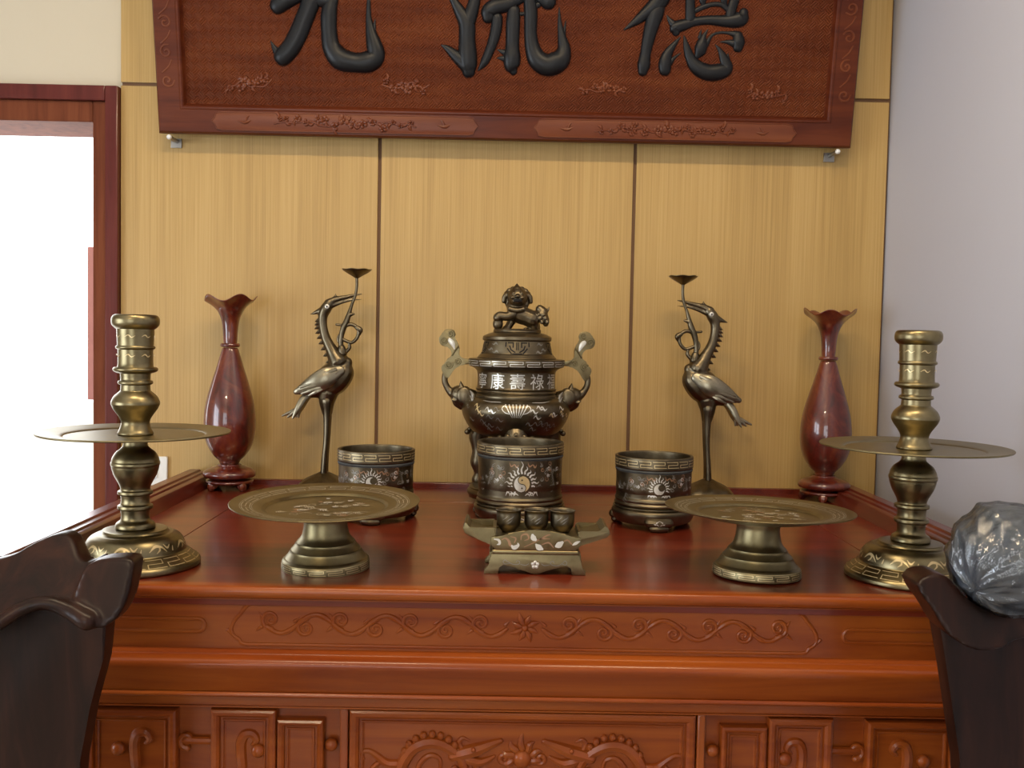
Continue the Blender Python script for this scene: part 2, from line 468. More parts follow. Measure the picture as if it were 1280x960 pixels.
# wood panels of the back wall, with dark recessed joints
PX = [-1.051, -0.371, 0.302, 0.973]; PZ = [0.0, 2.316, ZC - 0.002]; G = 0.0045
for i in range(3):
    for j in range(2):
        boxo('wall_panel', 'panel', wall_back, PX[i] + (G if i else 0), PX[i + 1] - G, 0.0, 0.019, PZ[j] + (G if j else 0.002), PZ[j + 1] - (G if j == 0 else 0), bev=0.0012)
boxo('joint_backing', 'groove', wall_back, PX[0] + .002, PX[3], 0.006, 0.0195, 0.002, ZC - .002)

# door opening with layered casing
door = bpy.data.objects.new('door_1', None); COL.objects.link(door); door.location = (DX1, 0, 0); struct(door, 'open doorway with a maroon wooden casing')
def dbox(name, m, *a, **k):
    o = boxo(name, m, None, *a, **k); o.parent = door; o.matrix_parent_inverse = Matrix.Translation((-DX1, 0, 0)); return o
dbox('casing_jamb', 'frame_dark', -1.086, -1.0525, -0.018, 0.02, 0, 2.307, bev=0.003)
dbox('casing_jamb', 'frame_dark', DX0 - .07, DX0 - .035, -0.018, 0.02, 0, 2.307, bev=0.003)
dbox('casing_head', 'frame_dark', DX0 - .035, -1.086, -0.018, 0.02, 2.268, 2.307, bev=0.003)
dbox('frame_jamb', 'frame_mid', -1.122, -1.086, -0.006, 0.21, 0, 2.268, bev=0.003)
dbox('frame_jamb', 'frame_mid', DX0 - .035, DX0, -0.006, 0.21, 0, 2.268, bev=0.003)
dbox('frame_head', 'frame_mid', DX0, -1.122, -0.006, 0.21, 2.214, 2.268, bev=0.003)

# yard beyond the door
struct(boxo('yard_ground', 'yard', None, -9, 4, 0.2, 12, -0.1, -0.01), 'pale sunlit concrete yard beyond the doorway')
tag(boxo('pillar', 'pink', None, -1.815, -1.62, 1.6, 1.8, -0.01, 2.02, bev=0.006), 'pale pink rendered pillar standing outside the doorway', 'pillar')

struct(boxo('yard_wall', 'yard', None, -6.0, -1.0, 1.35, 1.5, -0.01, 1.375), 'low pale wall across the yard')
# window frames (behind the photographer)
def window(name, rects, label):
    w = bpy.data.objects.new(name, None); COL.objects.link(w); struct(w, label)
    for a in rects: boxo('window_frame', 'frame_mid', w, *a)
window('window_1', [(XL - .1, XL - .04, wy0 + .001, wy0 + .05, wz0 + .001, wz1 - .001), (XL - .1, XL - .04, wy1 - .05, wy1 - .001, wz0 + .001, wz1 - .001), (XL - .1, XL - .04, -2.63, -2.57, wz0 + .001, wz1 - .001)], 'window of the left wall')
window('window_2', [(-2.199, -2.15, YR - .1, YR - .04, .801, 2.299), (-.25, -.201, YR - .1, YR - .04, .801, 2.299), (-1.23, -1.17, YR - .1, YR - .04, .801, 2.299)], 'wide window of the rear wall')

# ceiling lamps
def ceiling_light(x, y, power, label):
    t = thing('ceiling_light', label, 'ceiling light', (x, y, ZC), group='ceiling lights of the room')
    boxo('housing', 'white', t, -.32, .32, -.1, .1, -0.06, 0, bev=.008)
    boxo('diffuser', 'lamp', t, -.29, .29, -.075, .075, -0.075, -0.055, bev=.006)
    a = area('lamp_light', (0, 0, -0.082), (0, 0, 0), 0.56, 0.14, power, (1.0, 0.78, 0.50)); a.parent = t
ceiling_light(-0.55, -1.55, 25, 'flat warm ceiling light near the plaque, on the doorway side')
ceiling_light(0.40, -1.55, 25, 'flat warm ceiling light near the plaque, on the grey wall side')
ceiling_light(-1.0, -4.0, 44, 'flat warm ceiling light by the rear window')

# ================================================================ ALTAR CABINET
altar = thing('altar_cabinet', 'long red-brown lacquered altar cabinet with carved front and raised side ledges', 'altar', (0.008, 0, 0))
HW = 0.865
boxo('carcass', 'altar', altar, -.84, .84, -1.03, -.03, .10, 1.236)
for sx in (-1, 1):
    for yy in (-1.0, -.08):
        bm = bmesh.new()
        tube(bm, [(sx * .80, yy, .12), (sx * .815, yy - .01, .06), (sx * .80, yy, .018)], [.045, .035, .03], sub=4)
        finish(bm, 'leg', 'altar_z', altar)
# top: frame boards round a centre panel, fine joints between
tz0, tz1, g = 1.236, TOP, 0.0004
boxo('top_panel', 'altar_top', altar, -.665 + g, .665 - g, -.905 + g, -.237 - g, tz0, tz1 - .0004, bev=.0008)
boxo('top_rail', 'altar_top', altar, -.665 + g, .665 - g, -.237 + g, -.022, tz0, tz1, bev=.0008)
boxo('top_rail', 'altar_top', altar, -.665 + g, .665 - g, -1.052, -.905 - g, tz0, tz1, bev=.0008)
for sx in (-1, 1):
    a, b = sorted((sx * (.665 + g), sx * .87))
    boxo('top_rail', 'altar_top', altar, a, b, -1.052, -.022, tz0, tz1, bev=.0008)
moulding('nosing', 'altar', altar, [(-1.045, 1.2705), None, (-1.064, 1.2705), (-1.0695, 1.267), (-1.071, 1.261), (-1.069, 1.254), (-1.063, 1.250), None, (-1.045, 1.250)], -.885, .885, sub=4)
moulding('fillet', 'altar', altar, [(-1.03, 1.25), (-1.054, 1.25), (-1.054, 1.2455), (-1.048, 1.244), (-1.03, 1.244)], -HW, HW)
boxo('frieze', 'altar', altar, -HW, HW, -1.045, -1.03, 1.160, 1.2445)
moulding('shelf_moulding', 'altar', altar, [(-1.03, 1.164), None, (-1.045, 1.1635), (-1.056, 1.159), None, (-1.058, 1.157), (-1.068, 1.154), (-1.0735, 1.149), (-1.0745, 1.142), (-1.071, 1.128), (-1.066, 1.110), (-1.0625, 1.099), None, (-1.03, 1.099)], -HW - .012, HW + .012, sub=4)
moulding('bead_rail', 'altar', altar, [(-1.03, 1.0985), None, (-1.062, 1.0985), (-1.0665, 1.0965), (-1.0675, 1.0935), (-1.0655, 1.0905), (-1.060, 1.0895), None, (-1.03, 1.0885)], -HW - .006, HW + .006, sub=3)
boxo('neck_rail', 'altar', altar, -HW, HW, -1.048, -1.03, 1.0705, 1.089)
moulding('lip_bead', 'altar', altar, [(-1.03, 1.0708), None, (-1.050, 1.0708), (-1.052, 1.0695), (-1.0515, 1.068), (-1.049, 1.0672), None, (-1.03, 1.067)], -HW, HW, sub=3)

# back strip against the wall
boxo('back_strip', 'ledge', altar, -.79, .79, -.022, -.001, 1.2365, 1.2835, bev=.002)
# stepped ledges along both ends of the top
for sx in (-1, 1):
    pr = [(.790, 1.2695), (.797, 1.2695), (.808, 1.2985), (.8115, 1.3005), (.823, 1.3005), (.8245, 1.303), (.826, 1.3045), (.838, 1.3045), (.8395, 1.307), (.841, 1.3085), (.866, 1.3085), (.873, 1.302), (.875, 1.288), (.875, 1.255), (.85, 1.255), (.85, 1.2695)]
    moulding('side_ledge', 'ledge', altar, [(sx * a, b) for a, b in pr], -1.05, -.024, along='y')

# ---- carved frieze
def relief(bm, pts, rad, y, depth=0.8, sub=3, seg=8):
    tube(bm, [(p[0], y, p[1]) for p in pts], rad, rb=depth, up=(0, -1, 0), seg=seg, sub=sub)
FY = -1.045
bm = bmesh.new()
half = [(.30, 1.1705), (.43, 1.1705), (.446, 1.1705), (.452, 1.1708), (.459, 1.173), (.463, 1.179), (.470, 1.183), (.4745, 1.190), (.474, 1.201), (.468, 1.212), (.460, 1.221), (.452, 1.232), (.44, 1.2395)]
relief(bm, [(-x, z) for x, z in half][::-1] + half, .0032, FY, .8)
finish(bm, 'cartouche_bead', 'altar', altar)
for sx in (-1, 1):
    bm = bmesh.new(); zc, r = 1.2005, .0105
    loop = [(.518 + r - r * math.sin(PI * k / 12), zc + r * math.cos(PI * k / 12)) for k in range(13)]
    relief(bm, [(sx * .78, zc + r)] + [(sx * a, b) for a, b in loop] + [(sx * .78, zc - r)], .0034, FY, .9, sub=1)
    finish(bm, 'slot_bead', 'altar', altar)
zc = 1.205
for sx in (-1, 1):
    per = 0.1135; n = 3.55
    bm = bmesh.new()
    st = [(0.03 + k * per / 10, zc - 0.0155 * math.sin(2 * PI * k / 10 + 0.2)) for k in range(int(n * 10))]
    relief(bm, [(sx * x, z) for x, z in st], [.0036 + .0014 * math.sin(2 * PI * k / 10 * 2) ** 2 for k in range(len(st))], FY, .85)
    for j in range(4):
        xv = 0.03 + (j + .25) * per; xa = xv + per / 2
        s1 = spiral((xv + .013, zc + .0065), .0150, .002, -0.55 * PI, 1.6)     # curl above each valley
        relief(bm, [(sx * x, z) for x, z in s1], [.0036 - .0012 * k / 14 for k in range(15)], FY, .9)
        if j < 3:
            s2 = spiral((xa + .013, zc - .0065), .0150, .002, 0.55 * PI, -1.6)  # curl under each arch
            relief(bm, [(sx * x, z) for x, z in s2], [.0036 - .0012 * k / 14 for k in range(15)], FY, .9)
        for (dx, dz, a) in ((per * .48, .010, .9), (per * .50, -.006, -.7), (per * .02, .004, 2.4), (per * .97, -.012, -2.2)):
            x0, z0 = xv - per * .25 + dx, zc + dz
            relief(bm, [(sx * x0, z0), (sx * (x0 + .010 * math.cos(a)), z0 + .010 * math.sin(a))], [.0034, .001], FY, .7, sub=1)
    finish(bm, 'carved_scroll', 'altar', altar)
bm = bmesh.new()
for k in range(8):
    a = PI / 8 + k * PI / 4
    L = .021 if k % 2 else .024
    relief(bm, [(.004 * math.cos(a), zc + .004 * math.sin(a)), (L * .6 * math.cos(a + .1), zc + L * .6 * math.sin(a + .1)), (L * math.cos(a), zc + L * math.sin(a))], [.002, .0052, .0018], FY, .8)
ball(bm, (0, FY, zc), (.006, .006, .006), 12, 8)
finish(bm, 'carved_flower', 'altar', altar)

# ---- lower front: framed panels with raised carving
def rect_loft(bm, x0, x1, z0, z1, steps):
    R = []
    for ins, y in steps:
        R.append([bm.verts.new(p) for p in ((x0 + ins, y, z0 + ins), (x1 - ins, y, z0 + ins), (x1 - ins, y, z1 - ins), (x0 + ins, y, z1 - ins))])
    for A, B in zip(R, R[1:]):
        for i in range(4): bm.faces.new((A[i], A[(i + 1) % 4], B[(i + 1) % 4], B[i]))
    bm.faces.new(R[-1])
LY = -1.033
def framed(x0, x1, z0, z1, w=.0165):
    bm = bmesh.new()
    rect_loft(bm, x0, x1, z0, z1, [(0, LY + .004), (0, LY - .010), (.0015, LY - .0135), (.005, LY - .0155), (w * .65, LY - .0145), (w * .92, LY - .011), (w, LY - .006),
                                   (w + .0028, LY - .006), (w + .0036, LY - .0085), (w + .0052, LY - .0085), (w + .006, LY - .0055), (w + .0085, LY - .004)])
    return finish(bm, 'framed_panel', 'altar', altar, angle=25)
framed(-.283, .283, .86, 1.0655)
for sx in (-1, 1):
    def fr(a, b, z0, z1, w):
        a, b = sorted((sx * a, sx * b)); return framed(a, b, z0, z1, w)
    a, b = sorted((sx * .2845, sx * .298))
    boxo('stile', 'altar_z', altar, a, b, LY - .014, LY + .002, .80, 1.0668, bev=.003)
    fr(.324, .4005, .86, 1.0475, .0125)
    fr(.4015, .508, .86, 1.0625, .0150)
    fr(.563, .715, .86, 1.0600, .0150)
    a, b = sorted((sx * .74, sx * .862))
    boxo('corner_post', 'altar_z', altar, a, b, LY - .016, LY + .002, .10, 1.0668, bev=.004)
    bm = bmesh.new(); ball(bm, (sx * .3125, LY - .006, 1.004), (.0105, .009, .0105)); finish(bm, 'round_boss', 'altar', altar)
    bm = bmesh.new()
    relief(bm, [(sx * .510, 1.006), (sx * .535, 1.006), (sx * .552, 1.007)], .0065, LY - .003, .9)
    sp = spiral((.549, 1.006), .013, .003, -.5 * PI, 1.1)
    relief(bm, [(sx * x, z) for x, z in sp], [.006 - .003 * k / 14 for k in range(15)], LY - .003, .9)
    finish(bm, 'carved_link', 'altar', altar)
    for xc in (.448, .622):
        bm = bmesh.new(); y = LY - .004
        hk = [(xc + .010, .965), (xc + .012, .985), (xc + .012, 1.005), (xc + .006, 1.018), (xc - .007, 1.019), (xc - .013, 1.008), (xc - .006, 1.001)]
        relief(bm, [(sx * x, z) for x, z in hk], [.0085, .009, .009, .0085, .0075, .006, .003], y, .9)
        ball(bm, (sx * (xc - .016 if xc < .5 else xc + .038), y - .002, .992), (.0115, .009, .0115))
        finish(bm, 'carved_hook', 'altar', altar)
# facing dragons and flaming pearl
y = LY - .004
for sx in (-1, 1):
    bm = bmesh.new()
    def rl(pts, rad, d=.9): relief(bm, [(sx * a, b - .012) for a, b in pts], rad, y, d)
    rl([(.200, .955), (.196, .985), (.178, 1.012), (.150, 1.022), (.122, 1.014), (.100, .995), (.094, .975)], [.010, .011, .011, .011, .010, .009, .008])      # arched body
    rl([(.172, .962), (.168, .985), (.152, 1.000), (.136, .995), (.134, .978), (.146, .974)], [.004, .005, .005, .004, .003, .002])
    for k in range(9):                                                                                   # crest
        a = PI * (0.12 + .76 * k / 8)
        ball(bm, (sx * (.148 + .048 * math.cos(a)), y - .002, .978 + .046 * math.sin(a)), (.0065, .006, .0065), 10, 6)
    rl([(.205, .985), (.222, .986), (.238, .998), (.252, 1.006), (.263, 1.002), (.260, .992)], [.008, .0075, .006, .005, .004, .003])   # tail curls
    rl([(.236, .985), (.246, .975), (.250, .955)], [.005, .005, .004])
    rl([(.112, 1.000), (.092, 1.006), (.072, 1.012), (.052, 1.020), (.036, 1.026)], [.010, .012, .011, .008, .005])    # head, upper jaw
    rl([(.088, .994), (.070, .990), (.056, .994), (.046, 1.000)], [.009, .008, .006, .003])
    rl([(.098, 1.010), (.104, 1.022), (.098, 1.030), (.088, 1.026)], [.005, .0045, .004, .002])
    rl([(.076, .985), (.070, .968), (.076, .955)], [.006, .005, .004])
    rl([(.110, .978), (.102, .965), (.106, .95)], [.007, .006, .005])
    ball(bm, (sx * .080, y - .010, 1.002), .0042, 10, 6)
    finish(bm, 'carved_dragon', 'altar', altar)
bm = bmesh.new()
ball(bm, (0, y, .985), (.0155, .011, .0155))
for k in range(7):
    a = PI * (k - 0.4) / 5.2
    L = .042 if k == 3 else .034
    relief(bm, [(.017 * math.cos(a), .985 + .017 * math.sin(a)), (.027 * math.cos(a + .12), .985 + .027 * math.sin(a + .12)), (L * math.cos(a), .985 + L * math.sin(a))], [.006, .006, .0015], y, .8)
for sx in (-1, 1):
    relief(bm, [(sx * x, z) for x, z in spiral((.030, .985), .010, .003, PI, 1.1)], .0042, y, .8)
finish(bm, 'carved_pearl', 'altar', altar)

# ================================================================ PLAQUE
PA = 0.17
plq = thing('calligraphy_plaque', 'wide carved redwood plaque with raised black characters, leaning out above the altar', 'plaque', (-0.04, -0.062, 2.178), (PA, 0, 0))
PW, PH = 0.892, 0.80
boxo('board', 'fret', plq, -PW + .05, PW - .05, 0.012, 0.030, 0.05, PH - .05)
steps = [(0, .045), (0, .010), (.002, .004), (.006, 0.0), (.060, -.002), (.063, -.004), (.067, -.004), (.070, -.001), (.0715, .006), (.076, .0125), (.080, .0135)]
def corner(k, ins):
    return [(-PW + ins, ins), (PW - ins, ins), (PW - ins, PH - ins), (-PW + ins, PH - ins)][k % 4]
for k in range(4):
    bm = bmesh.new(); R = []
    for c in (k, k + 1):
        R.append([bm.verts.new((corner(c, ins)[0], yy, corner(c, ins)[1])) for ins, yy in steps])
    L = len(steps)
    for i in range(L): bm.faces.new((R[0][i], R[0][(i + 1) % L], R[1][(i + 1) % L], R[1][i]))
    bm.faces.new(R[0]); bm.faces.new(R[1])
    finish(bm, 'frame_rail' if k % 2 == 0 else 'frame_stile', 'plaque', plq, angle=30)
# brush strokes: centre line and half width, drawn per character in units of the drawing, turned into half-round relief
def strokes(name, ox, oy, sc, lst):
    bm = bmesh.new()
    for st in lst:
        P, Rd = [], []
        for x, yy, w in st:
            px, py = ox + x / sc, oy + yy / sc
            P.append((0.002018 * px + 5.1e-05 * py - 1.282228, 0.012, 4.4e-05 * px - 0.001922 * py + 0.315311)); Rd.append(w / sc * 0.00197)
        tube(bm, P, Rd, rb=0.62, up=(0, -1, 0), seg=14, sub=5)
    return finish(bm, name, 'ink', plq, angle=60)
strokes('brush_character', 320, 0, 7.111, [
    [(700, -130, 40), (560, -80, 48), (400, -40, 62), (270, 0, 85), (205, 50, 76)],
    [(560, -40, 60), (500, 20, 82), (440, 150, 84), (370, 300, 86), (300, 420, 86), (225, 500, 84)],
    [(225, 510, 76), (165, 445, 34), (122, 362, 4)],
    [(470, -30, 60), (600, 0, 64), (690, 15, 52)],
    [(680, 10, 58), (652, 120, 74), (646, 280, 74), (662, 420, 84), (735, 520, 100), (870, 555, 88), (990, 545, 96), (1055, 490, 84), (1040, 390, 72), (1018, 290, 50), (1002, 160, 27), (1006, 20, 18), (1012, -90, 8)],
    [(1030, 300, 36), (1045, 240, 20), (1058, 175, 5)],
    [(120, -60, 50), (500, -170, 55), (1000, -230, 60), (1150, -260, 50)],
    [(600, -120, 60), (600, -350, 62), (610, -560, 60), (600, -640, 30)],
    [(330, -480, 40), (400, -390, 60), (430, -320, 40)],
    [(960, -520, 30), (880, -420, 55), (790, -330, 20)],
])
strokes('brush_character', 540, 0, 6.737, [
    [(130, -120, 24), (180, 0, 32), (230, 90, 50), (288, 200, 72), (290, 330, 72), (292, 450, 82), (296, 545, 80), (300, 600, 58)],
    [(390, -120, 40), (362, -10, 50), (335, 90, 58), (290, 200, 70)],
    [(285, 540, 74), (190, 465, 48), (120, 405, 26), (76, 380, 8)],
    [(740, -20, 50), (640, 30, 62), (540, 55, 70), (475, 95, 66), (470, 145, 52)],
    [(545, 150, 48), (540, 220, 50), (520, 310, 48), (485, 410, 42), (435, 520, 36), (385, 590, 9)],
    [(685, 90, 55), (678, 200, 62), (672, 380, 60), (668, 480, 76), (668, 560, 66), (680, 600, 34)],
    [(640, 455, 34), (590, 435, 22), (550, 418, 6)], [(630, 500, 34), (585, 490, 22), (545, 488, 6)],
    [(680, 40, 36), (715, 105, 20), (770, 115, 17), (830, 85, 18), (890, 40, 26)],
    [(810, -60, 50), (825, 60, 58), (828, 160, 58), (826, 280, 56), (842, 400, 66), (885, 500, 86), (975, 548, 94), (1070, 505, 92), (1108, 420, 62), (1092, 320, 40), (1072, 200, 20), (1066, 66, 5)],
    [(1095, 340, 28), (1108, 270, 16), (1122, 176, 4)],
    [(850, -60, 40), (920, -20, 58), (975, 15, 68)],
    [(430, -200, 45), (750, -260, 50), (1080, -290, 55)], [(740, -430, 50), (780, -340, 40)], [(700, -240, 40), (600, -90, 36), (860, -110, 34)],
    [(120, -420, 40), (200, -350, 55)], [(60, -230, 40), (150, -180, 50)],
])
strokes('brush_character', 770, 0, 7.111, [
    [(470, -160, 50), (400, -30, 80), (330, 60, 74), (250, 125, 54), (170, 190, 36), (70, 262, 7)],
    [(365, 60, 66), (345, 120, 76), (315, 220, 68), (285, 350, 58), (262, 480, 50), (250, 575, 60), (242, 635, 44)],
    [(650, -120, 40), (648, -20, 44), (650, 80, 46), (655, 170, 48)],
    [(1060, -120, 40), (1045, -20, 46), (1020, 70, 46), (1005, 150, 48)],
    [(680, 105, 22), (760, 65, 24), (850, 40, 22), (930, 45, 24), (985, 85, 26)],
    [(765, -80, 30), (760, 0, 34), (765, 40, 22)], [(935, -80, 30), (945, 0, 32), (960, 40, 22)],
    [(530, 285, 36), (525, 245, 56), (610, 215, 50), (700, 190, 40), (820, 178, 42), (950, 185, 52), (1050, 180, 66), (1110, 160, 68), (1125, 115, 44)],
    [(530, 240, 46), (480, 190, 26), (445, 138, 5)],
    [(440, 620, 56), (440, 560, 60), (460, 480, 46), (512, 400, 27), (570, 328, 5)],
    [(480, 560, 30), (520, 515, 16), (575, 474, 5)],
    [(605, 322, 8), (630, 420, 32), (668, 520, 48), (730, 600, 66), (830, 645, 74), (930, 638, 74), (995, 605, 60), (965, 520, 42), (930, 450, 22), (888, 398, 5)],
    [(1000, 590, 40), (1005, 530, 20), (1000, 478, 5)],
    [(725, 500, 26), (750, 450, 56), (765, 385, 52), (780, 320, 24), (812, 262, 5)], [(742, 330, 18), (755, 262, 4)],
    [(800, 400, 26), (850, 315, 14), (920, 290, 12), (1000, 292, 16), (1060, 305, 34)],
    [(1085, 320, 46), (1092, 370, 58), (1088, 420, 46)], [(1050, 385, 36), (990, 372, 18), (930, 372, 5)],
    [(600, -120, 40), (850, -150, 40), (1090, -150, 45)], [(540, -330, 45), (850, -370, 45), (1140, -400, 50)], [(850, -520, 50), (850, -380, 50), (840, -200, 40)],
    [(420, -420, 40), (320, -300, 50), (200, -220, 16)],
])
# relief carving: cartouches and sprays of blossom
def sprig(bm, cx, cz, w, h, y, n, rnd, petals=5):
    x = cx - w / 2; tw = []
    for k in range(n + 1):
        tw.append((cx - w / 2 + w * k / n, cz + rnd.uniform(-h, h) * .35))
    relief(bm, tw, .0024, y, .9, sub=4, seg=6)
    for k in range(n):
        fx, fz = cx - w / 2 + w * (k + .5) / n + rnd.uniform(-.3, .3) * w / n, cz + rnd.uniform(-h, h) * .5
        r = rnd.uniform(.0085, .0125) * (1 - .45 * abs((k + .5) / n * 2 - 1))
        for q in range(petals):
            a = 2 * PI * q / petals + rnd.random()
            ball(bm, (fx + r * .75 * math.cos(a), y, fz + r * .75 * math.sin(a)), (r * .55, .0042, r * .55), 8, 5)
        ball(bm, (fx, y - .001, fz), (r * .35, .005, r * .35), 8, 5)
        a = rnd.random() * 6.3
        relief(bm, [(fx, fz), (fx + .013 * math.cos(a), fz + .013 * math.sin(a)), (fx + .02 * math.cos(a + .4), fz + .02 * math.sin(a + .4))], [.0015, .0048, .001], y, .8, sub=3, seg=6)
rnd = random.Random(3)
for x0, x1 in ((-.752, -.072), (.072, .745)):
    z0, z1 = .012, .056
    c = .02
    out = [(x0, z0 + .022), (x0 + .008, z0 + .013), (x0 + .012, z0 + .003), (x0 + .026, z0), (x1 - .026, z0), (x1 - .012, z0 + .003), (x1 - .008, z0 + .013), (x1, z0 + .022),
           (x1 - .008, z1 - .013), (x1 - .012, z1 - .003), (x1 - .026, z1), (x0 + .026, z1), (x0 + .012, z1 - .003), (x0 + .008, z1 - .013)]
    bm = bmesh.new(); extrude_poly(bm, out, -.0032, .003, .0008); ct = finish(bm, 'cartouche', 'carved', plq)
    bm = bmesh.new(); relief(bm, out + out[:1], .0016, -.003, .9, sub=1, seg=6)
    m_ = (x0 + x1) / 2
    sprig(bm, m_, .034, .36, .022, -.0035, 15, rnd)
    for xb, s in ((x0 + .085, 1), (x1 - .085, -1)):     # small flying birds
        relief(bm, [(xb - .018, .034), (xb, .031), (xb + .014, .036)], [.001, .0045, .001], -.0035, .8)
        relief(bm, [(xb, .031), (xb + s * .006, .044), (xb + s * .012, .048)], [.003, .0025, .0006], -.0035, .8)
    finish(bm, 'carved_blossom', 'carved', ct)
for cx, cz, w in ((-.655, .130, .11), (-.258, .130, .12), (.250, .132, .11), (.665, .126, .10), (-.66, .36, .08), (.69, .38, .08)):
    bm = bmesh.new(); sprig(bm, cx, cz, w, .03, .0118, 6, rnd); finish(bm, 'carved_blossom', 'carved', plq)
for sx in (-1, 1):
    bm = bmesh.new()
    for k in range(9):
        zz = .13 + k * .07
        relief(bm, [(sx * (PW - .033) + x, z) for x, z in spiral((0, zz), .017, .003, k * 1.3, 1.2 * (1 if k % 2 else -1))], .0028, -.001, .8, seg=6)
        relief(bm, [(sx * (PW - .033) - .012, zz + .02), (sx * (PW - .033) + .004, zz + .034), (sx * (PW - .033) + .012, zz + .05)], .0022, -.001, .8, seg=6)
    finish(bm, 'carved_scroll', 'carved', plq)
# the two pegs that carry it
for x, lb in ((-.902, 'small steel peg holding the plaque at its doorway end'), (.815, 'small steel peg holding the plaque at its grey wall end')):
    t = thing('wall_peg', lb, 'peg', (x, 0, 2.164), group='pegs under the plaque')
    boxo('bracket', 'steel', t, -.016, .012, -.006, .0, -.012, .012, bev=.001)
    bm = bmesh.new(); tube(bm, [(0, -.004, .004), (0, -.062, .004)], .0055, sub=1); finish(bm, 'pin', 'steel', t)
    bm = bmesh.new(); ball(bm, (0, -.066, .004), .0065); finish(bm, 'knob', 'white', t)

# socket plate low on the panel
t = thing('socket_plate', 'white plastic socket plate on the wood panel beside the doorway', 'socket', (-.957, 0, 1.28))
boxo('plate', 'white', t, -.045, .033, -.010, 0, -.02, .058, bev=.003)
boxo('rocker', 'white', t, -.02, .008, -.014, -.009, 0, .04, bev=.0015)

# ================================================================ CANDLESTICKS
def candlestick(label, x, y):
    t = thing('candlestick', label, 'candlestick', (x, y, TOP), group='brass candlesticks with wide drip trays')
    k = 1 / 1891.0
    def P(lst): return [None if q is None else (q[0] * k, (872 - q[1]) * k) for q in lst]
    base = P([(0, 872), (196, 872), None, (204, 868), (204, 856), None, (198, 848), (182, 836), (166, 824), None, (158, 820), (156, 808), (150, 790), (138, 774), (120, 764), None, (104, 762), (98, 755), None, (96, 752), (40, 750)])
    latheo('base', 'brass', t, base)
    lower = P([(40, 752), (60, 750), (62, 742), (58, 732), (46, 722), (44, 706), (46, 690), None, (54, 686), (55, 680), (54, 675), None, (46, 670), (44, 656), (46, 642), None, (54, 638), (55, 633), (54, 628), None, (46, 624), (48, 612), (54, 599), (65, 578), (72, 557), (74, 546), None, (76, 542), (76, 535), None, (74, 531), (71, 519), (61, 502), (45, 489), (38, 477), (36, 440), (30, 438)])
    latheo('lower_stem', 'brass', t, lower, seg=56)
    tray = P([(30, 452), (90, 452), (180, 450), (240, 446), (296, 440), None, (298, 437), (297, 434), None, (240, 440), (222, 443), (214, 447), None, (205, 446), (90, 446), (30, 446)])
    latheo('drip_tray', 'plate', t, tray, seg=96)
    upper = P([(40, 447), (54, 445), (55, 438), (50, 428), (44, 408), (47, 394), (56, 379), (68, 362), (73, 351), None, (75, 346), (75, 339), None, (73, 333), (66, 320), (52, 307), (47, 303), None, (46, 300), (45, 284), None, (53, 280), (54, 275), (52, 270), None, (46, 267), (47, 247), None, (60, 243), (68, 238), (69, 231), (64, 226), None, (55, 222), (54, 170), None, (60, 166), (61, 161), (58, 157), None, (56, 154), (58, 104), None, (66, 98), (73, 88), (74, 72), (69, 61), (62, 57), None, (54, 57), (50, 62), (50, 110), (0, 112)])
    latheo('candle_cup', 'brass', t, upper, seg=56)
    s = Surf([q for q in prof(base) if q[0] > .07][:60])
    s.flip = False
    key_band('key_inlay', 'gold', t, s, s.at_z((846) and (872 - 846) * k), s.at_z((872 - 826) * k), 18, .0014, .098, lift=.0006, border=False)
    rnd = random.Random(5)
    bm = bmesh.new(); fn = lambda u, v: s.pt(u / .08, s.at_z(.030 + v), .0006)
    for q in range(9):
        u0 = q * 2 * PI * .08 / 9 - .02
        ribbon(bm, fn, [(u0, .006), (u0 + .010, .014), (u0 + .022, .012), (u0 + .030, .004)], [.001, .004, .003, .0008])
        ribbon(bm, fn, [(u0 + .012, .003), (u0 + .018, .009), (u0 + .015, .016)], [.0008, .003, .0008])
        ribbon(bm, fn, [(u0 + .026, .016), (u0 + .032, .010), (u0 + .038, .015)], [.0008, .003, .0008])
        ribbon(bm, fn, [(u0 + .042, .004), (u0 + .044, .012)], [.003, .001], 3)
    finish(bm, 'flower_inlay', 'gold', t, smooth=False)
    su = Surf(prof([q for q in upper]))
    bm = bmesh.new()
    for zc_, nn in (((872 - 190) * k, 7), ((872 - 128) * k, 7)):
        fz = lambda u, v: (lambda a: ((.0305 + .0004) * math.cos(a), (.0305 + .0004) * math.sin(a), zc_ + v))(u / .03)
        for q in range(nn):
            u0 = q * 2 * PI * .03 / nn
            ribbon(bm, fz, [(u0, 0), (u0 + .006, .003), (u0 + .011, -.001), (u0 + .017, .002)], [.0006, .0018, .0015, .0005])
    finish(bm, 'scroll_inlay', 'gold', t, smooth=False)
    return t
candlestick('brass candlestick with a wide drip tray, beside the open doorway', -.664, -.933)
candlestick('brass candlestick with a wide drip tray, beside the grey wall and wrapped bundle', .680, -.926)

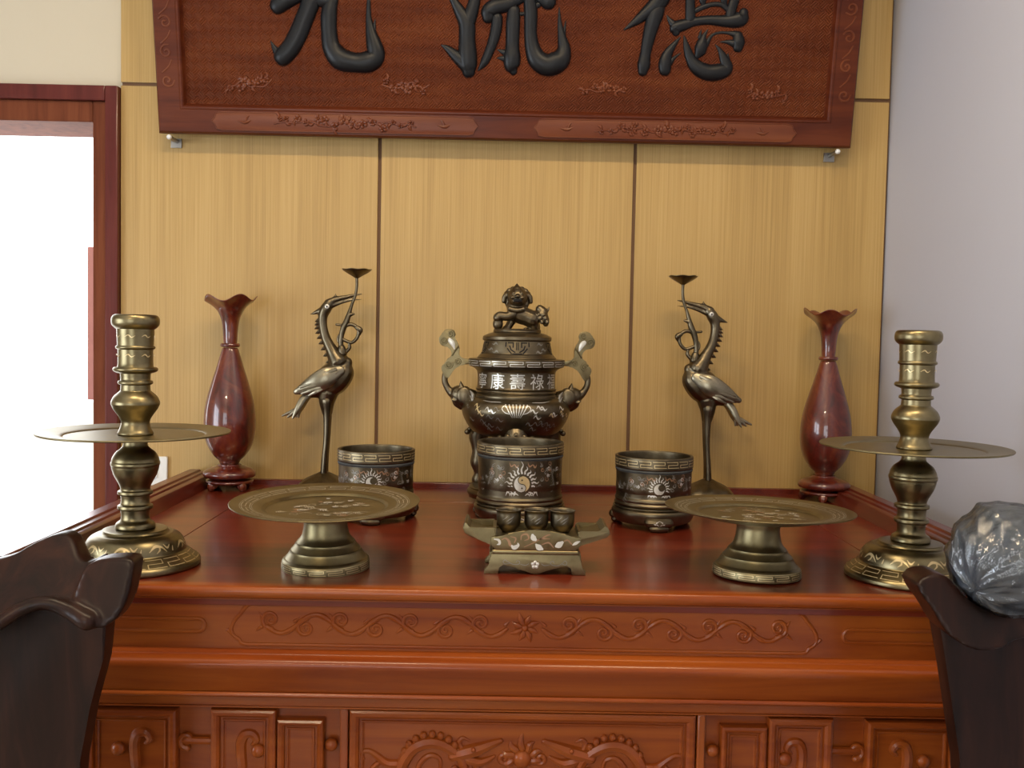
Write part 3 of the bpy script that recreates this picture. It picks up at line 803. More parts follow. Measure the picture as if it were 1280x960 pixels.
# ================================================================ WOODEN VASES
def vase(label, x, y, s=1.0, spin=0.0):
    t = thing('wooden_vase', label, 'vase', (x, y, TOP), (0, 0, spin), group='turned redwood vases with ruffled mouths')
    t.scale = (s, s, s)
    k = 1 / 1797.0
    def P(lst): return [None if q is None else (q[0] * k, (926 - q[1]) * k) for q in lst]
    foot = P([(0, 896), (84, 896), (104, 893), (108, 886), (104, 880), None, (80, 874), (112, 866), (119, 852), (112, 838), (90, 826), (56, 816), (48, 808), (0, 806)])
    latheo('foot', 'burl', t, foot)
    for q in range(4):
        a = PI / 4 + q * PI / 2 + .1
        bm = bmesh.new()
        c, s_ = math.cos(a), math.sin(a)
        tube(bm, [(c * 70 * k, s_ * 70 * k, 34 * k), (c * 88 * k, s_ * 88 * k, 26 * k), (c * 94 * k, s_ * 94 * k, 14 * k), (c * 88 * k, s_ * 88 * k, 9 * k)], [18 * k, 22 * k, 20 * k, 9 * k], seg=10)
        finish(bm, 'foot_peg', 'burl', t)
    body = P([(40, 810), (46, 800), (50, 790), (70, 771), (95, 732), (111, 685), (117, 625), (113, 560), (102, 500), (82, 430), (58, 352), (40, 290), (33, 274)])
    latheo('body', 'burl', t, body)
    latheo('neck_ring', 'burl', t, P([(30, 272), (40, 271), (44, 265), (44, 260), (40, 254), (30, 253)]), seg=40)
    mouth = P([(30, 256), (32, 230), (34, 195), (40, 150), (52, 118), (66, 96), (86, 76), (108, 58), (117, 50), (113, 47), (86, 66), (60, 92), (44, 120), (30, 160), (24, 220), (0, 230)])
    pr = prof(mouth, 4)
    def ruf(j, a, r, z):
        w = max(0.0, (r - 46 * k) / (71 * k)) ** 1.3 if z > (926 - 130) * k else 0
        c = math.cos(5 * (a - PI / 2))
        return r * (1 + .025 * c * w), z + (13 * c + 5 * math.cos(2 * a + 1)) * k * w
    bm = bmesh.new(); lathe(bm, pr, 90, ruf); finish(bm, 'ruffled_mouth', 'burl', t, angle=60)
    return t
vase('polished redwood vase with ruffled mouth, beside the crane nearest the doorway', -.732, -.105, 1.0, .0)
vase('polished redwood vase with ruffled mouth, standing toward the grey wall', .797, -.105, .99, .35)

# ================================================================ BRONZE CRANES
def crane(label, x, y, sx, yaw=0.0):
    t = thing('crane_statue', label, 'statue', (x, y, TOP), (0, 0, yaw), group='bronze crane statues holding lotus branches')
    k = 1 / 494.0
    def Q(px, py, d=0.0): return (sx * (px - 405) * k, d * k, (615.5 - py) * k)
    latheo('mound_base', 'crane', t, [(0, 0), (.070, 0), None, (.073, .004), (.069, .012), (.060, .024), (.046, .035), (.028, .044), (.012, .052), (0, .054)], fn=lambda j, a, r, z: (r * (1 + .05 * math.sin(7 * a) * (r / .07)), z))
    # body, neck and head: one skin
    bm = bmesh.new()
    def tb(lst, up=None, rb=None, seg=14): tube(bm, [Q(*q[:2], q[3] if len(q) > 3 else 0) for q in lst], [q[2] * k for q in lst], seg=seg, sub=4, up=up, rb=rb)
    tb([(409, 379, 6.0), (405, 385, 7.2), (401.5, 394, 6.2), (401.5, 406, 5.6), (405, 421, 6.0), (413, 437, 8.0), (421, 450, 13)])
    tb([(431, 452, 8), (426, 462, 17), (413, 474, 20.5), (398, 483, 15), (384, 490, 8)], up=(0, 1, 0), rb=.82)
    tb([(408, 378, 5.4), (417, 373.5, 3.9), (430, 370, 2.5), (440, 367.6, 1.8), (449, 366, .9)])
    tb([(410, 382, 3.8), (424, 377, 2.2), (437, 373.6, 1.6), (449, 372.6, .8)])
    tb([(413, 374, 3), (416, 370, 1.8), (417, 366, .7)])
    tb([(402, 386, 5), (394, 389.5, 3), (386, 392.5, .8)])
    tb([(409, 490, 13), (407.5, 502, 10), (408, 514, 7)])
    remeshed(bm, 'body', 'crane', t, .0021, 3)
    bm = bmesh.new()
    for q in range(9):                                   # saw-tooth mane
        px, py = cr([(394.5, 399), (394, 408), (397, 420), (402, 434), (408.5, 450)], 2)[q]
        tube(bm, [Q(px + 4, py - 1), Q(px + .5, py + 1.0), Q(px - 2.6, py + 2.4)], [3.2 * k, 2.4 * k, .6 * k], seg=8, sub=2)
    finish(bm, 'mane', 'crane', t)
    for sd in (-1, 1):
        bm = bmesh.new()
        tube(bm, [Q(408, 500, sd * 4.5), Q(408.5, 516, sd * 4.2), Q(408, 545, sd * 4), Q(406, 572, sd * 4), Q(405, 594, sd * 4)], [7.5 * k, 5 * k, 3.7 * k, 3.8 * k, 4.6 * k], seg=12)
        finish(bm, 'leg', 'crane', t)
        bm = bmesh.new()
        for a in (-.5, 0, .5, PI):
            tube(bm, [Q(405, 595, sd * 5), Q(405 + 10 * math.cos(a), 599, sd * 5 + 10 * math.sin(a))], [3.0 * k, 1.4 * k], seg=8, sub=1)
        finish(bm, 'toes', 'crane', t)
        # wing: shell of overlapping feathers
        bm = bmesh.new()
        tube(bm, [Q(425, 462, sd * 13), Q(410, 470, sd * 16), Q(391, 481, sd * 15), Q(371, 489, sd * 11)], [7 * k, 13 * k, 11.5 * k, 3.5 * k], rb=.42, up=(0, 1, 0), seg=16)
        w = finish(bm, 'wing', 'crane_pale', t)
        bm = bmesh.new()
        for j, (a, b, c, d) in enumerate(((421, 460, 396, 469), (421, 464, 386, 476), (420, 468, 377, 483), (418, 472, 374, 487), (414, 477, 379, 491), (408, 482, 388, 493))):
            tube(bm, [Q(a, b, sd * 17.5), Q((a + c) / 2, (b + d) / 2 + .5, sd * 19.5), Q(c, d, sd * 17)], [2.0 * k, 2.7 * k, 1.2 * k], rb=.5, up=(0, 1, 0), seg=8)
        finish(bm, 'feathers', 'crane_pale', w)
        bm = bmesh.new(); ball(bm, Q(407.5, 382.5, sd * 6.6), (2.9 * k, 1.2 * k, 2.9 * k)); e = finish(bm, 'eye', 'silver', t)
        bm = bmesh.new(); ball(bm, Q(407.5, 382.5, sd * 7.6), (1.1 * k, .6 * k, 1.1 * k), 10, 6); finish(bm, 'pupil', 'shade_pupil', e)
    bm = bmesh.new()                                      # drooping tail plumes
    for j, (ex, ey, dd) in enumerate(((352, 520, 0), (360, 521, -6), (360, 521, 6), (367, 522, -10), (367, 522, 10), (373, 521, -4))):
        tube(bm, [Q(388, 488, dd * .3), Q(379, 499, dd * .6), Q(373, 510, dd * .8), Q(ex, ey, dd)], [5 * k, 5 * k, 4.2 * k, 1.2 * k], rb=.7, up=(0, 1, 0), seg=10)
    finish(bm, 'tail', 'crane_pale', t)
    bm = bmesh.new()                                      # lotus branch held in the beak
    tb([(426, 440, 6.5), (425, 434, 5)], seg=10); tb([(424, 434, 3.2), (424.5, 420, 3.2), (427, 409, 3.8), (431, 400, 3.8), (433.5, 392, 3.0), (437, 380, 1.9), (441, 369, 1.9), (443, 358, 1.8), (443, 345, 1.9)])
    tb([(426, 412, 2.6), (430, 406, 2.4), (437, 404, 2.4), (443, 407, 2.4), (446, 413, 2.3), (444, 421, 2.2), (438, 426.5, 2.2), (431, 425, 2.2), (425, 422, 2.2)])
    tb([(444, 408, 3), (448, 411, 3.6), (447, 416, 2)]); tb([(432, 395, 3), (435, 392, 3), (440, 391, 1.2)])
    tb([(427, 405, 2), (423, 405, 1.6), (418.5, 404.5, 1.6)])
    tb([(434, 426, 1.8), (435, 433, 2.2), (431, 438, 2.5)]); tb([(426, 414, 1.5), (421, 419, 1.5), (421, 426, 1.5), (425, 428, 1.5)])
    finish(bm, 'lotus_branch', 'crane', t, angle=60)
    bm = bmesh.new()
    lathe(bm, prof([(0, 0), (.004, .0), (.012, .005), (.026, .013), (.0365, .0205), None, (.0362, .0225), (.026, .0155), (.012, .009), (0, .0075)], 3), 48, lambda j, a, r, z: (r * (1 + .02 * math.cos(7 * a)), z + (.0008 * math.cos(7 * a) if r > .03 else 0)))
    d = finish(bm, 'candle_dish', 'crane', t, angle=60); d.location = Q(443, 346.5)
    return t
crane('bronze crane statue with raised lotus dish, standing toward the doorway', -.486, -.125, 1)
crane('bronze crane statue with raised lotus dish, standing toward the grey wall', .492, -.125, -1)

# ================================================================ FOOTED OFFERING PLATES
def plate_stand(label, x, y, tilt=(0, 0, 0), seed=1):
    t = thing('footed_plate', label, 'plate', (x, y, TOP), tilt, group='bronze footed offering plates')
    ped = [(0, .0), (.0735, 0), None, (.0755, .003), (.0748, .014), (.071, .019), None, (.068, .021), (.062, .030), (.0605, .034), None, (.0585, .035), (.052, .043), (.0505, .047), None, (.049, .048), (.042, .056), (.0385, .068), (.0368, .082), (.0365, .096), (0, .097)]
    latheo('pedestal', 'plate', t, ped)
    top = [(0, .1035), (.092, .1040), (.102, .1050), None, (.106, .1078), (.112, .1095), (.150, .1150), (.1615, .1175)]
    dish = top + [None, (.1622, .1168), (.1612, .1152), None, (.130, .108), (.090, .099), (.050, .094), (0, .0935)]
    latheo('dish', 'plate', t, dish, seg=112)
    s = Surf(prof(top)); s.flip = True
    key_band('key_inlay', 'pale', t, s, s.at_r(.127), s.at_r(.141), 22, .0014, .134, lift=.0006)
    sp = Surf([q for q in prof(ped) if q[0] > .069])
    key_band('foot_key_inlay', 'gold', t, sp, sp.at_z(.0055), sp.at_z(.0125), 15, .0012, .075, lift=.0006)
    rnd = random.Random(seed)
    fl = lambda u, v: (u, v, .10455)
    for m_, n in (('silver', 10), ('pale', 12), ('copper', 6)):
        bm = bmesh.new()
        for _ in range(n):
            a = rnd.random() * 2 * PI; r = rnd.uniform(.012, .080); cx, cy = r * math.cos(a), r * math.sin(a)
            b = rnd.random() * 2 * PI; L = rnd.uniform(.008, .02)
            for q in range(4):
                bb = b + q * .5
                ribbon(bm, fl, [(cx, cy), (cx + L * .6 * math.cos(bb), cy + L * .6 * math.sin(bb)), (cx + L * math.cos(bb + .5), cy + L * math.sin(bb + .5))], [.0006, .0024, .0005])
        finish(bm, 'bird_inlay', m_, t, smooth=False)
    bm = bmesh.new()
    for _ in range(9):
        a = rnd.random() * 2 * PI; r = rnd.uniform(.03, .075); cx, cy = r * math.cos(a), r * math.sin(a)
        ribbon(bm, fl, spiral((cx, cy), .010, .002, rnd.random() * 6, 1.2), .0012, 1)
        ribbon(bm, fl, [(cx + .01, cy), (cx + .02, cy + .006), (cx + .032, cy - .002)], .0012, 4)
    finish(bm, 'scroll_inlay', 'pale', t, smooth=False)
    return t
plate_stand('bronze footed plate with bird inlay, beside the candlestick near the doorway', -.337, -.925, (math.radians(2.0), math.radians(-1), .3), 1)
plate_stand('bronze footed plate with bird inlay, beside the candlestick near the grey wall', .413, -.926, (0, math.radians(1.5), 1.1), 2)

# ================================================================ INCENSE POTS
def flame(bm, fn, c, r0, r1, a, w):
    d = (r1 - r0)
    P = []
    for q, off in ((0, 0), (.35, .07), (.7, -.05), (1, .06)):
        rr = r0 + d * q; P.append((c[0] + rr * math.cos(a + off * .9), c[1] + rr * math.sin(a + off * .9)))
    ribbon(bm, fn, P, [w, w * .9, w * .55, w * .12], 4)
def disc(bm, fn, c, r, n=28, a0=0, a1=2 * PI):
    v = [bm.verts.new(fn(c[0] + r * q * math.cos(a0 + (a1 - a0) * i / n), c[1] + r * q * math.sin(a0 + (a1 - a0) * i / n))) for q in (.5, 1.0) for i in range(n + 1)]
    o = bm.verts.new(fn(*c)); m = n + 1
    for i in range(n):
        bm.faces.new((o, v[i], v[i + 1])); bm.faces.new((v[i], v[m + i], v[m + i + 1], v[i + 1]))
def incense_pot(label, x, y, R, H, zr, big, group, spin=0.0):
    t = thing('incense_pot', label, 'incense pot', (x, y, TOP), (0, 0, spin), group=group)
    zb = zr * 1.36
    stand = [(0, .014), (R * .80, .014), None, (R * .93, .012), (R * 1.0, .017), (R * 1.055, .030), (R * 1.05, .038), (R * 1.0, zr * .86), (R * .95, zr * .97), (0, zr * .97)]
    so = latheo('stand', 'bronze', t, stand)
    for q in range(3):
        a = -PI / 2 + q * 2 * PI / 3
        bm = bmesh.new(); c, s_ = math.cos(a), math.sin(a)
        rr = R * 1.0
        ta = Vector((-s_, c, 0))
        for w, z0, z1 in ((.042, .010, .030), (.028, .0, .016)):
            tube(bm, [(c * rr - ta.x * w / 2, s_ * rr - ta.y * w / 2, (z0 + z1) / 2), (c * rr * 1.045, s_ * rr * 1.045, (z0 + z1) / 2), (c * rr + ta.x * w / 2, s_ * rr + ta.y * w / 2, (z0 + z1) / 2)], (z1 - z0) / 2, seg=10)
        f = finish(bm, 'foot', 'bronze', so)
        fn = lambda u, v: ((rr * 1.045 + .0096 - 9 * u * u) * c + ta.x * u, (rr * 1.045 + .0096 - 9 * u * u) * s_ + ta.y * u, v)
        bm = bmesh.new()
        for sg in (-1, 1):
            ribbon(bm, fn, [(0, .026), (sg * .005, .023), (sg * .009, .018), (sg * .012, .020)], [.0008, .0018, .0018, .0006])
            ribbon(bm, fn, [(sg * .001, .016), (sg * .005, .018), (sg * .007, .024)], [.0006, .0016, .0006])
        finish(bm, 'foot_inlay', 'silver', f, smooth=False)
    outer = [(R * .955, zr * .96), None, (R * .985, zr), (R * 1.0, zr * 1.08), (R * .97, zr * 1.16), (R * .99, zr * 1.25), (R * .965, zb), None, (R * .955, zb + .004), (R * .965, (zb + H) / 2), (R * .975, H - .026), None, (R * .995, H - .024), (R, H - .021), (R, H - .002), None, (R * .99, H)]
    latheo('pot', 'bronze', t, outer + [(R * .94, H), None, (R * .925, H - .004), (R * .915, H - .03), (R * .90, zb), (0, zb - .004)], seg=96)
    latheo('pot_fill', 'dark_in', t, [(0, H - .016), (R * .5, H - .018), (R * .925, H - .022), (R * .9, H - .035), (0, H - .036)], seg=48)  # dark grey disc closing the pot below its rim
    s = Surf(prof(outer))
    key_band('key_inlay', 'gold', t, s, s.at_z(H - .0180), s.at_z(H - .0060), 20 if big else 18, .0012, R, lift=.0006, border=False)
    fc = lambda u, v: (lambda a: s.pt(a, s.at_z(v), .0006))(u / R - PI / 2)
    zc_ = .096 if big else .090
    rd = .0180 if big else .0125
    bm = bmesh.new()
    for q in range(17):
        a = -PI * .26 + q * PI * 1.52 / 16
        L = 1.95 + (.75 if q == 8 else 0) + .22 * (q % 2)
        flame(bm, fc, (0, zc_), rd * 1.2, rd * L, a, rd * .22)
    for sg in (-1, 1):
        for q in range(3):
            ribbon(bm, fc, [(sg * rd * (.4 + q * .5), zc_ - rd * 1.35), (sg * rd * (.75 + q * .5), zc_ - rd * (1.15 - .1 * q)), (sg * rd * (1.0 + q * .5), zc_ - rd * 1.45)], [.001, .003, .0006])
    finish(bm, 'flame_inlay', 'silver', t, smooth=False)
    f2 = lambda lift: (lambda u, v: s.pt(u / R - PI / 2, s.at_z(v), lift))
    if big:
        bm = bmesh.new(); disc(bm, f2(.0006), (0, zc_), rd * 1.12); d = finish(bm, 'emblem_rim', 'bronze', t, smooth=False)
        bm = bmesh.new(); disc(bm, f2(.0010), (0, zc_), rd * .95, 30, PI * .5, PI * 1.5); disc(bm, f2(.0012), (0, zc_ - rd * .475), rd * .475); finish(bm, 'pale_half', 'silver', d, smooth=False)
        bm = bmesh.new(); disc(bm, f2(.0010), (0, zc_), rd * .95, 30, -PI * .5, PI * .5); disc(bm, f2(.0014), (0, zc_ + rd * .475), rd * .475); finish(bm, 'gold_half', 'gold', d, smooth=False)
        bm = bmesh.new()
        S_ = [(rd * .475 * math.cos(a), zc_ + rd * .475 + rd * .475 * math.sin(a)) for a in [PI * .5 + PI * q / 10 for q in range(11)]] + [(rd * .475 * math.cos(a), zc_ - rd * .475 + rd * .475 * math.sin(a)) for a in [PI * .5 - PI * q / 10 for q in range(1, 11)]]
        ribbon(bm, f2(.0018), S_, .0016, 1)
        disc(bm, f2(.0018), (0, zc_ + rd * .475), rd * .10, 12); disc(bm, f2(.0018), (0, zc_ - rd * .475), rd * .10, 12)
        finish(bm, 'emblem_line', 'bronze', d, smooth=False)
    else:
        bm = bmesh.new(); disc(bm, f2(.0008), (0, zc_), rd * .95, 24); d = finish(bm, 'moon_disc', 'silver', t, smooth=False)
        bm = bmesh.new(); disc(bm, f2(.0013), (rd * .4, zc_ + rd * .3), rd * .6, 20); finish(bm, 'crescent_disc', 'bronze', d, smooth=False)  # bronze disc over the silver one leaves a crescent
    rnd = random.Random(11)
    for m_, n in (('dull', 15), ('copper', 5), ('silver', 4)):      # dragons and clouds on the flanks
        bm = bmesh.new()
        for sg in (-1, 1):
            for _ in range(n):
                u = sg * rnd.uniform(.040 if big else .028, .118); v = rnd.uniform(zb + .016, H - .036)
                b_ = rnd.random() * 6.3; d_ = rnd.choice((-1, 1))
                if rnd.random() < .5:
                    cc = spiral((u, v), rnd.uniform(.0045, .0065), .0012, b_, d_ * 1.15, 12)
                    ribbon(bm, fc, cc, [.0005 + .0014 * math.sin(PI * q_ / 12) for q_ in range(13)], 1)
                else:
                    for q_ in range(3):
                        bb = b_ + q_ * .55 * d_
                        ribbon(bm, fc, [(u, v), (u + .005 * math.cos(bb), v + .005 * math.sin(bb)), (u + .009 * math.cos(bb + .6 * d_), v + .009 * math.sin(bb + .6 * d_))], [.0004, .0018, .0004], 3)
        if m_ == 'dull':
            for sg in (-1, 1):
                for q in range(9):
                    ribbon(bm, fc, [(sg * (.062 + .002 * q), H - .040 - .005 * q), (sg * (.070 + .002 * q), H - .044 - .006 * q), (sg * (.073), H - .052 - .006 * q)], [.0004, .0014, .0004], 3)
        if m_ == 'copper':
            for sg in (-1, 1):
                ribbon(bm, fc, [(sg * .020 - .008, H - .036), (sg * .020 - .004, H - .044), (sg * .020 + .003, H - .040), (sg * .020 + .008, H - .046), (sg * .020 + .012, H - .040)], [.0006, .0028, .002, .003, .0006])
        finish(bm, 'dragon_inlay', m_, t, smooth=False)
    return t
incense_pot('large round bronze incense pot with flaming yin-yang emblem, in front of the censer', .006, -.470, .095, .177, .047, True, 'inlaid bronze incense pots', .03)
incense_pot('small round bronze incense pot behind the footed plate near the doorway', -.311, -.461, .0846, .154, .049, False, 'inlaid bronze incense pots')
incense_pot('small round bronze incense pot behind the footed plate near the grey wall', .298, -.484, .0846, .154, .049, False, 'inlaid bronze incense pots')

# ================================================================ LIDDED CENSER
cen = thing('lidded_censer', 'dark bronze lidded censer with lion finial, upright cloud handles and silver characters', 'censer', (-.003, -.215, TOP))
kc = 1 / 2226.0
def CP(lst): return [None if q is None else (q[0] * kc, (1251 - q[1]) * kc) for q in lst]
latheo('stand', 'bronze', cen, [(0, .012), (.10, .012), (.112, .018), (.116, .028), (.110, .036), (.100, .040), (0, .040)])
body = CP([(0, 892), (150, 888), (215, 872), (250, 845), (278, 800), (293, 757), (293, 730), (280, 702), (252, 684), (222, 675), None, (222, 664), (215, 657), (221, 648), (215, 640), (220, 630), None, (213, 622), (211, 580), (213, 545), (217, 532), (228, 522), (246, 513), None, (258, 506), (260, 476), None, (255, 469), (190, 467)])
latheo('bowl', 'bronze', cen, body, seg=96)
lid = CP([(180, 468), (214, 467), (208, 456), (197, 443), None, (191, 438), (185, 405), (178, 373), None, (187, 367), (187, 351), None, (180, 345), (150, 332), (110, 323), (0, 320)])
lo = latheo('lid', 'bronze', cen, lid, seg=96)
# cabriole feet on the stand
for q in range(3):
    a = -PI / 2 + q * 2 * PI / 3; c, s_ = math.cos(a), math.sin(a)
    bm = bmesh.new()
    tube(bm, [(c * .092, s_ * .092, .185), (c * .104, s_ * .104, .160), (c * .100, s_ * .100, .120), (c * .100, s_ * .100, .09), (c * .098, s_ * .098, .064), (c * .102, s_ * .102, .046)], [.026, .026, .020, .024, .016, .018], seg=14)
    for j in range(5):
        b = a + (j - 2) * .16
        ball(bm, (math.cos(b) * .121, math.sin(b) * .121, .176 - .004 * abs(j - 2)), (.0075, .0075, .007), 10, 7)
    ball(bm, (c * .124, s_ * .124, .162), (.009, .009, .008), 10, 7)
    finish(bm, 'foot', 'bronze', cen)
    bm = bmesh.new(); ball(bm, (c * .100, s_ * .100, .023), (.016, .016, .023)); finish(bm, 'stand_foot', 'bronze', cen)
sb, sl = Surf(prof(body)), Surf(prof(lid))
key_band('key_inlay', 'silver', cen, sb, sb.at_z((1251 - 504) * kc), sb.at_z((1251 - 480) * kc), 18, .0014, .1168, lift=.0006, border=False)
# five characters round the neck
def glyph(ch, ang, zc_, size, r):
    cu = bpy.data.curves.new('g', 'FONT'); cu.body = ch; cu.size = size; cu.align_x = 'CENTER'
    o = bpy.data.objects.new('g', cu); COL.objects.link(o)
    me = bpy.data.meshes.new_from_object(o)
    bpy.data.objects.remove(o); bpy.data.curves.remove(cu)
    bm = bmesh.new(); bm.from_mesh(me); bpy.data.meshes.remove(me)
    bmesh.ops.triangulate(bm, faces=bm.faces)
    for _ in range(2):
        bmesh.ops.subdivide_edges(bm, edges=[e for e in bm.edges if e.calc_length() > size * .16], cuts=1, use_grid_fill=False)
        bmesh.ops.triangulate(bm, faces=bm.faces)
    xs = [v.co.x for v in bm.verts]; ys = [v.co.y for v in bm.verts]
    cx, cy = (min(xs) + max(xs)) / 2, (min(ys) + max(ys)) / 2
    for v in bm.verts:
        a = ang + (v.co.x - cx) / r; z = zc_ + v.co.y - cy
        v.co = (r * math.cos(a), r * math.sin(a), z)
    return finish(bm, 'character_inlay', 'silver', cen, smooth=False)
for i, ch in enumerate('寧康壽祿福'):
    glyph(ch, -PI / 2 + math.radians(1 + (i - 2) * 29.5), (1251 - 584) * kc, .040, 213.5 * kc + .0008)
# openwork on the lid: black strips paint the shade inside three frets, silver clouds between
fl = lambda u, v: sl.pt(u / .083 - PI / 2, sl.at_z(v), .0006)
for off in (-1.35, 0, 1.35):
    bm = bmesh.new(); u0 = off * .083; z0 = (1251 - 408) * kc
    for sg in (-1, 1):
        seg_line(bm, fl, [(u0 + sg * .002, z0 + .012), (u0 + sg * .002, z0 - .004)], .0022)
        seg_line(bm, fl, [(u0 + sg * .028, z0 + .012), (u0 + sg * .028, z0 + .004)], .003)
        seg_line(bm, fl, [(u0 + sg * .022, z0 + .012), (u0 + sg * .010, z0 + .012), (u0 + sg * .010, z0 + .002)], .003)
        seg_line(bm, fl, [(u0 + sg * .018, z0 + .004), (u0 + sg * .015, z0 - .004), (u0 + sg * .006, z0 - .010)], .003)
        seg_line(bm, fl, [(u0 + sg * .023, z0 - .002), (u0 + sg * .014, z0 - .013)], .003)
    seg_line(bm, fl, [(u0 - .010, z0 - .014), (u0 + .010, z0 - .014)], .0028)
    finish(bm, 'openwork_shade', 'shade_pupil', lo, smooth=False)
bm = bmesh.new()
for sg in (-1, 1):
    for u0, z0 in ((.050, .385), (.062, .372), (.045, .366)):
        ribbon(bm, fl, [(sg * u0, z0), (sg * (u0 + .006), z0 + .005), (sg * (u0 + .012), z0 + .001), (sg * (u0 + .020), z0 + .004)], [.0006, .004, .003, .0006])
finish(bm, 'cloud_inlay', 'dull', lo, smooth=False)
# fan, clouds and blossom on the bowl
fb = lambda u, v: sb.pt(u / .128 - PI / 2, sb.at_z(v), .0007)
bm = bmesh.new(); zt = (1251 - 700) * kc
for j in range(-3, 4):
    ribbon(bm, fb, [(j * .0030, zt - .030), (j * .0058, zt - .016), (j * .0088, zt)], [.0006, .0022, .0026], 4)
for sg in (-1, 1):
    ribbon(bm, fb, [(sg * .014, zt - .022), (sg * .026, zt - .018), (sg * .033, zt - .010), (sg * .028, zt - .003), (sg * .022, zt - .008)], [.001, .002, .0022, .002, .001])
    ribbon(bm, fb, [(sg * .040, zt + .004), (sg * .055, zt + .004), (sg * .070, zt + .004), (sg * .095, zt + .006)], [.0008, .0016, .0012, .0006])
finish(bm, 'fan_inlay', 'silver', cen, smooth=False)
rnd = random.Random(4)
for m_, n in (('silver', 9), ('dull', 26), ('gold', 6)):
    bm = bmesh.new()
    for _ in range(n):
        sg = rnd.choice((-1, 1)); u = sg * rnd.uniform(.03, .15); v = rnd.uniform(.185, .238) if m_ == 'dull' else rnd.uniform(.215, .240)
        w = .0016 if m_ == 'dull' else .0032
        ribbon(bm, fb, [(u - .009, v), (u - .003, v + .006), (u + .003, v - .002), (u + .010, v + .002)], [.0005, w, w, .0005])
    finish(bm, 'cloud_inlay', m_, cen, smooth=False)
# handles: elephant head, trunk and cloud-scroll plate
def H(x, z): return ((x - 515) * kc, (1251 - z) * kc)
plate_pts = [(118, 560), (108, 530), (112, 512), (128, 497), (140, 474), (160, 464), (160, 440), (152, 418), (132, 410), (108, 404), (94, 386), (93, 360), (110, 338), (122, 320), (148, 313), (170, 320), (180, 342), (176, 362), (190, 385), (203, 415), (202, 445), (208, 464), (226, 472), (258, 478), (258, 500), (222, 506), (200, 517), (182, 528), (166, 548), (152, 572), (136, 584)]
for sx in (-1, 1):
    def HX(x, z, d=0): a, b = H(x, z); return (-sx * a, d, b)
    bm = bmesh.new()
    tube(bm, [HX(285, 700), HX(245, 690), HX(205, 668)], [.026, .027, .023], sub=3, seg=14)
    tube(bm, [HX(205, 672), HX(172, 664), HX(146, 640), HX(128, 605), HX(126, 568), HX(134, 545)], [.020, .0125, .0088, .0078, .0075, .007], seg=14)
    tube(bm, [HX(190, 690), HX(196, 715), HX(215, 740)], [.012, .011, .006])
    for sd in (-1, 1):
        ball(bm, HX(235, 672, sd * .022), (.018, .006, .022))
        tube(bm, [HX(205, 690, sd * .014), HX(180, 700, sd * .016), HX(162, 690, sd * .017)], [.005, .004, .0015], seg=8)
        tube(bm, [HX(222, 632, sd * .010), HX(214, 612, sd * .010), HX(212, 596, sd * .011)], [.006, .004, .0015], seg=8)
        ball(bm, HX(208, 655, sd * .019), .005)
    hd = remeshed(bm, 'handle', 'bronze', cen, .0021, 2)
    bm = bmesh.new()
    extrude_poly(bm, [(HX(x, z)[0], HX(x, z)[2]) for x, z in cr(plate_pts + plate_pts[:1], 3)[:-1]], -.008, .008, .0014)
    pl = finish(bm, 'cloud_scroll', 'ruyi', hd)
    bm = bmesh.new()
    for (x, z, r0, a0, tn) in ((118, 375, 22, 0.3, 1.6), (155, 340, 20, -1.5, -1.6), (147, 508, 22, .5, 1.6), (198, 488, 18, 2.8, -1.5)):
        c0 = HX(x, z)
        tube(bm, [(p[0], -.0085, p[1]) for p in spiral((c0[0], c0[2]), r0 * kc, 4 * kc, a0, tn * sx, 18)], .0020, rb=.7, up=(0, -1, 0), seg=6, sub=1)
    tube(bm, [HX(165, 455, -.0085), HX(180, 430, -.0085), HX(196, 408, -.0085)], .0024, seg=6)
    finish(bm, 'scroll_line', 'ruyi', pl)
    bm = bmesh.new()
    tube(bm, [HX(152, 375, -.0082), HX(166, 392, -.0082), HX(176, 420, -.0082)], [.006, .0062, .0018], rb=.3, up=(0, -1, 0), seg=10)
    finish(bm, 'pale_inlay', 'silver', pl)
    bm = bmesh.new()                        # frilled collar of the elephant head
    for j in range(4):
        tube(bm, [HX(268, 640 + j * 26, -.050), HX(282, 660 + j * 26, -.056), HX(286, 690 + j * 26, -.058)], [.001, .0038, .001], seg=8)
    finish(bm, 'tassel', 'dull', hd)
# lion finial
kl = 1 / 6528.0
def LN(x, z, d=0): return ((x - 608) * kl, d, (3604 - z) * kl)
bm = bmesh.new()
def lb(x, z, d, rx, rz, ry=None): ball(bm, LN(x, z, d), (rx * kl, (ry or rx) * kl, rz * kl), 20, 12)
def lt(lst, seg=12): tube(bm, [LN(q[0], q[1], q[3] if len(q) > 3 else 0) for q in lst], [q[2] * kl for q in lst], seg=seg)
lb(598, 335, -.012, 158, 158, 160); lb(598, 395, -.028, 100, 62, 80); lb(590, 230, -.012, 95, 80)          # head, muzzle, crown
lt([(588, 200, 50, -.012), (588, 150, 34, -.012), (586, 118, 8, -.012)])                                    # crest
for sg in (-1, 1):
    lt([(598 + sg * 140, 290, 40, -.006), (598 + sg * 195, 320, 44, -.004), (598 + sg * 215, 400, 34, -.004)])   # ears
    lb(598 + sg * 62, 280, -.031, 34, 30); lb(598 + sg * 75, 345, -.034, 40, 30)
lb(598, 325, -.036, 45, 30)                                                                                   # nose
lt([(585, 430, 150), (585, 530, 152), (640, 600, 150), (740, 635, 142), (830, 670, 145)])                     # chest and back
lt([(840, 690, 125), (860, 760, 95), (850, 830, 72), (800, 870, 55), (740, 850, 45, -.008)])                  # haunch
lt([(860, 720, 110, .016), (900, 800, 80, .018), (910, 890, 62, .018)])
lt([(540, 600, 90, -.012), (440, 640, 74, -.016), (330, 630, 70, -.016), (290, 660, 72, -.016)])              # raised foreleg
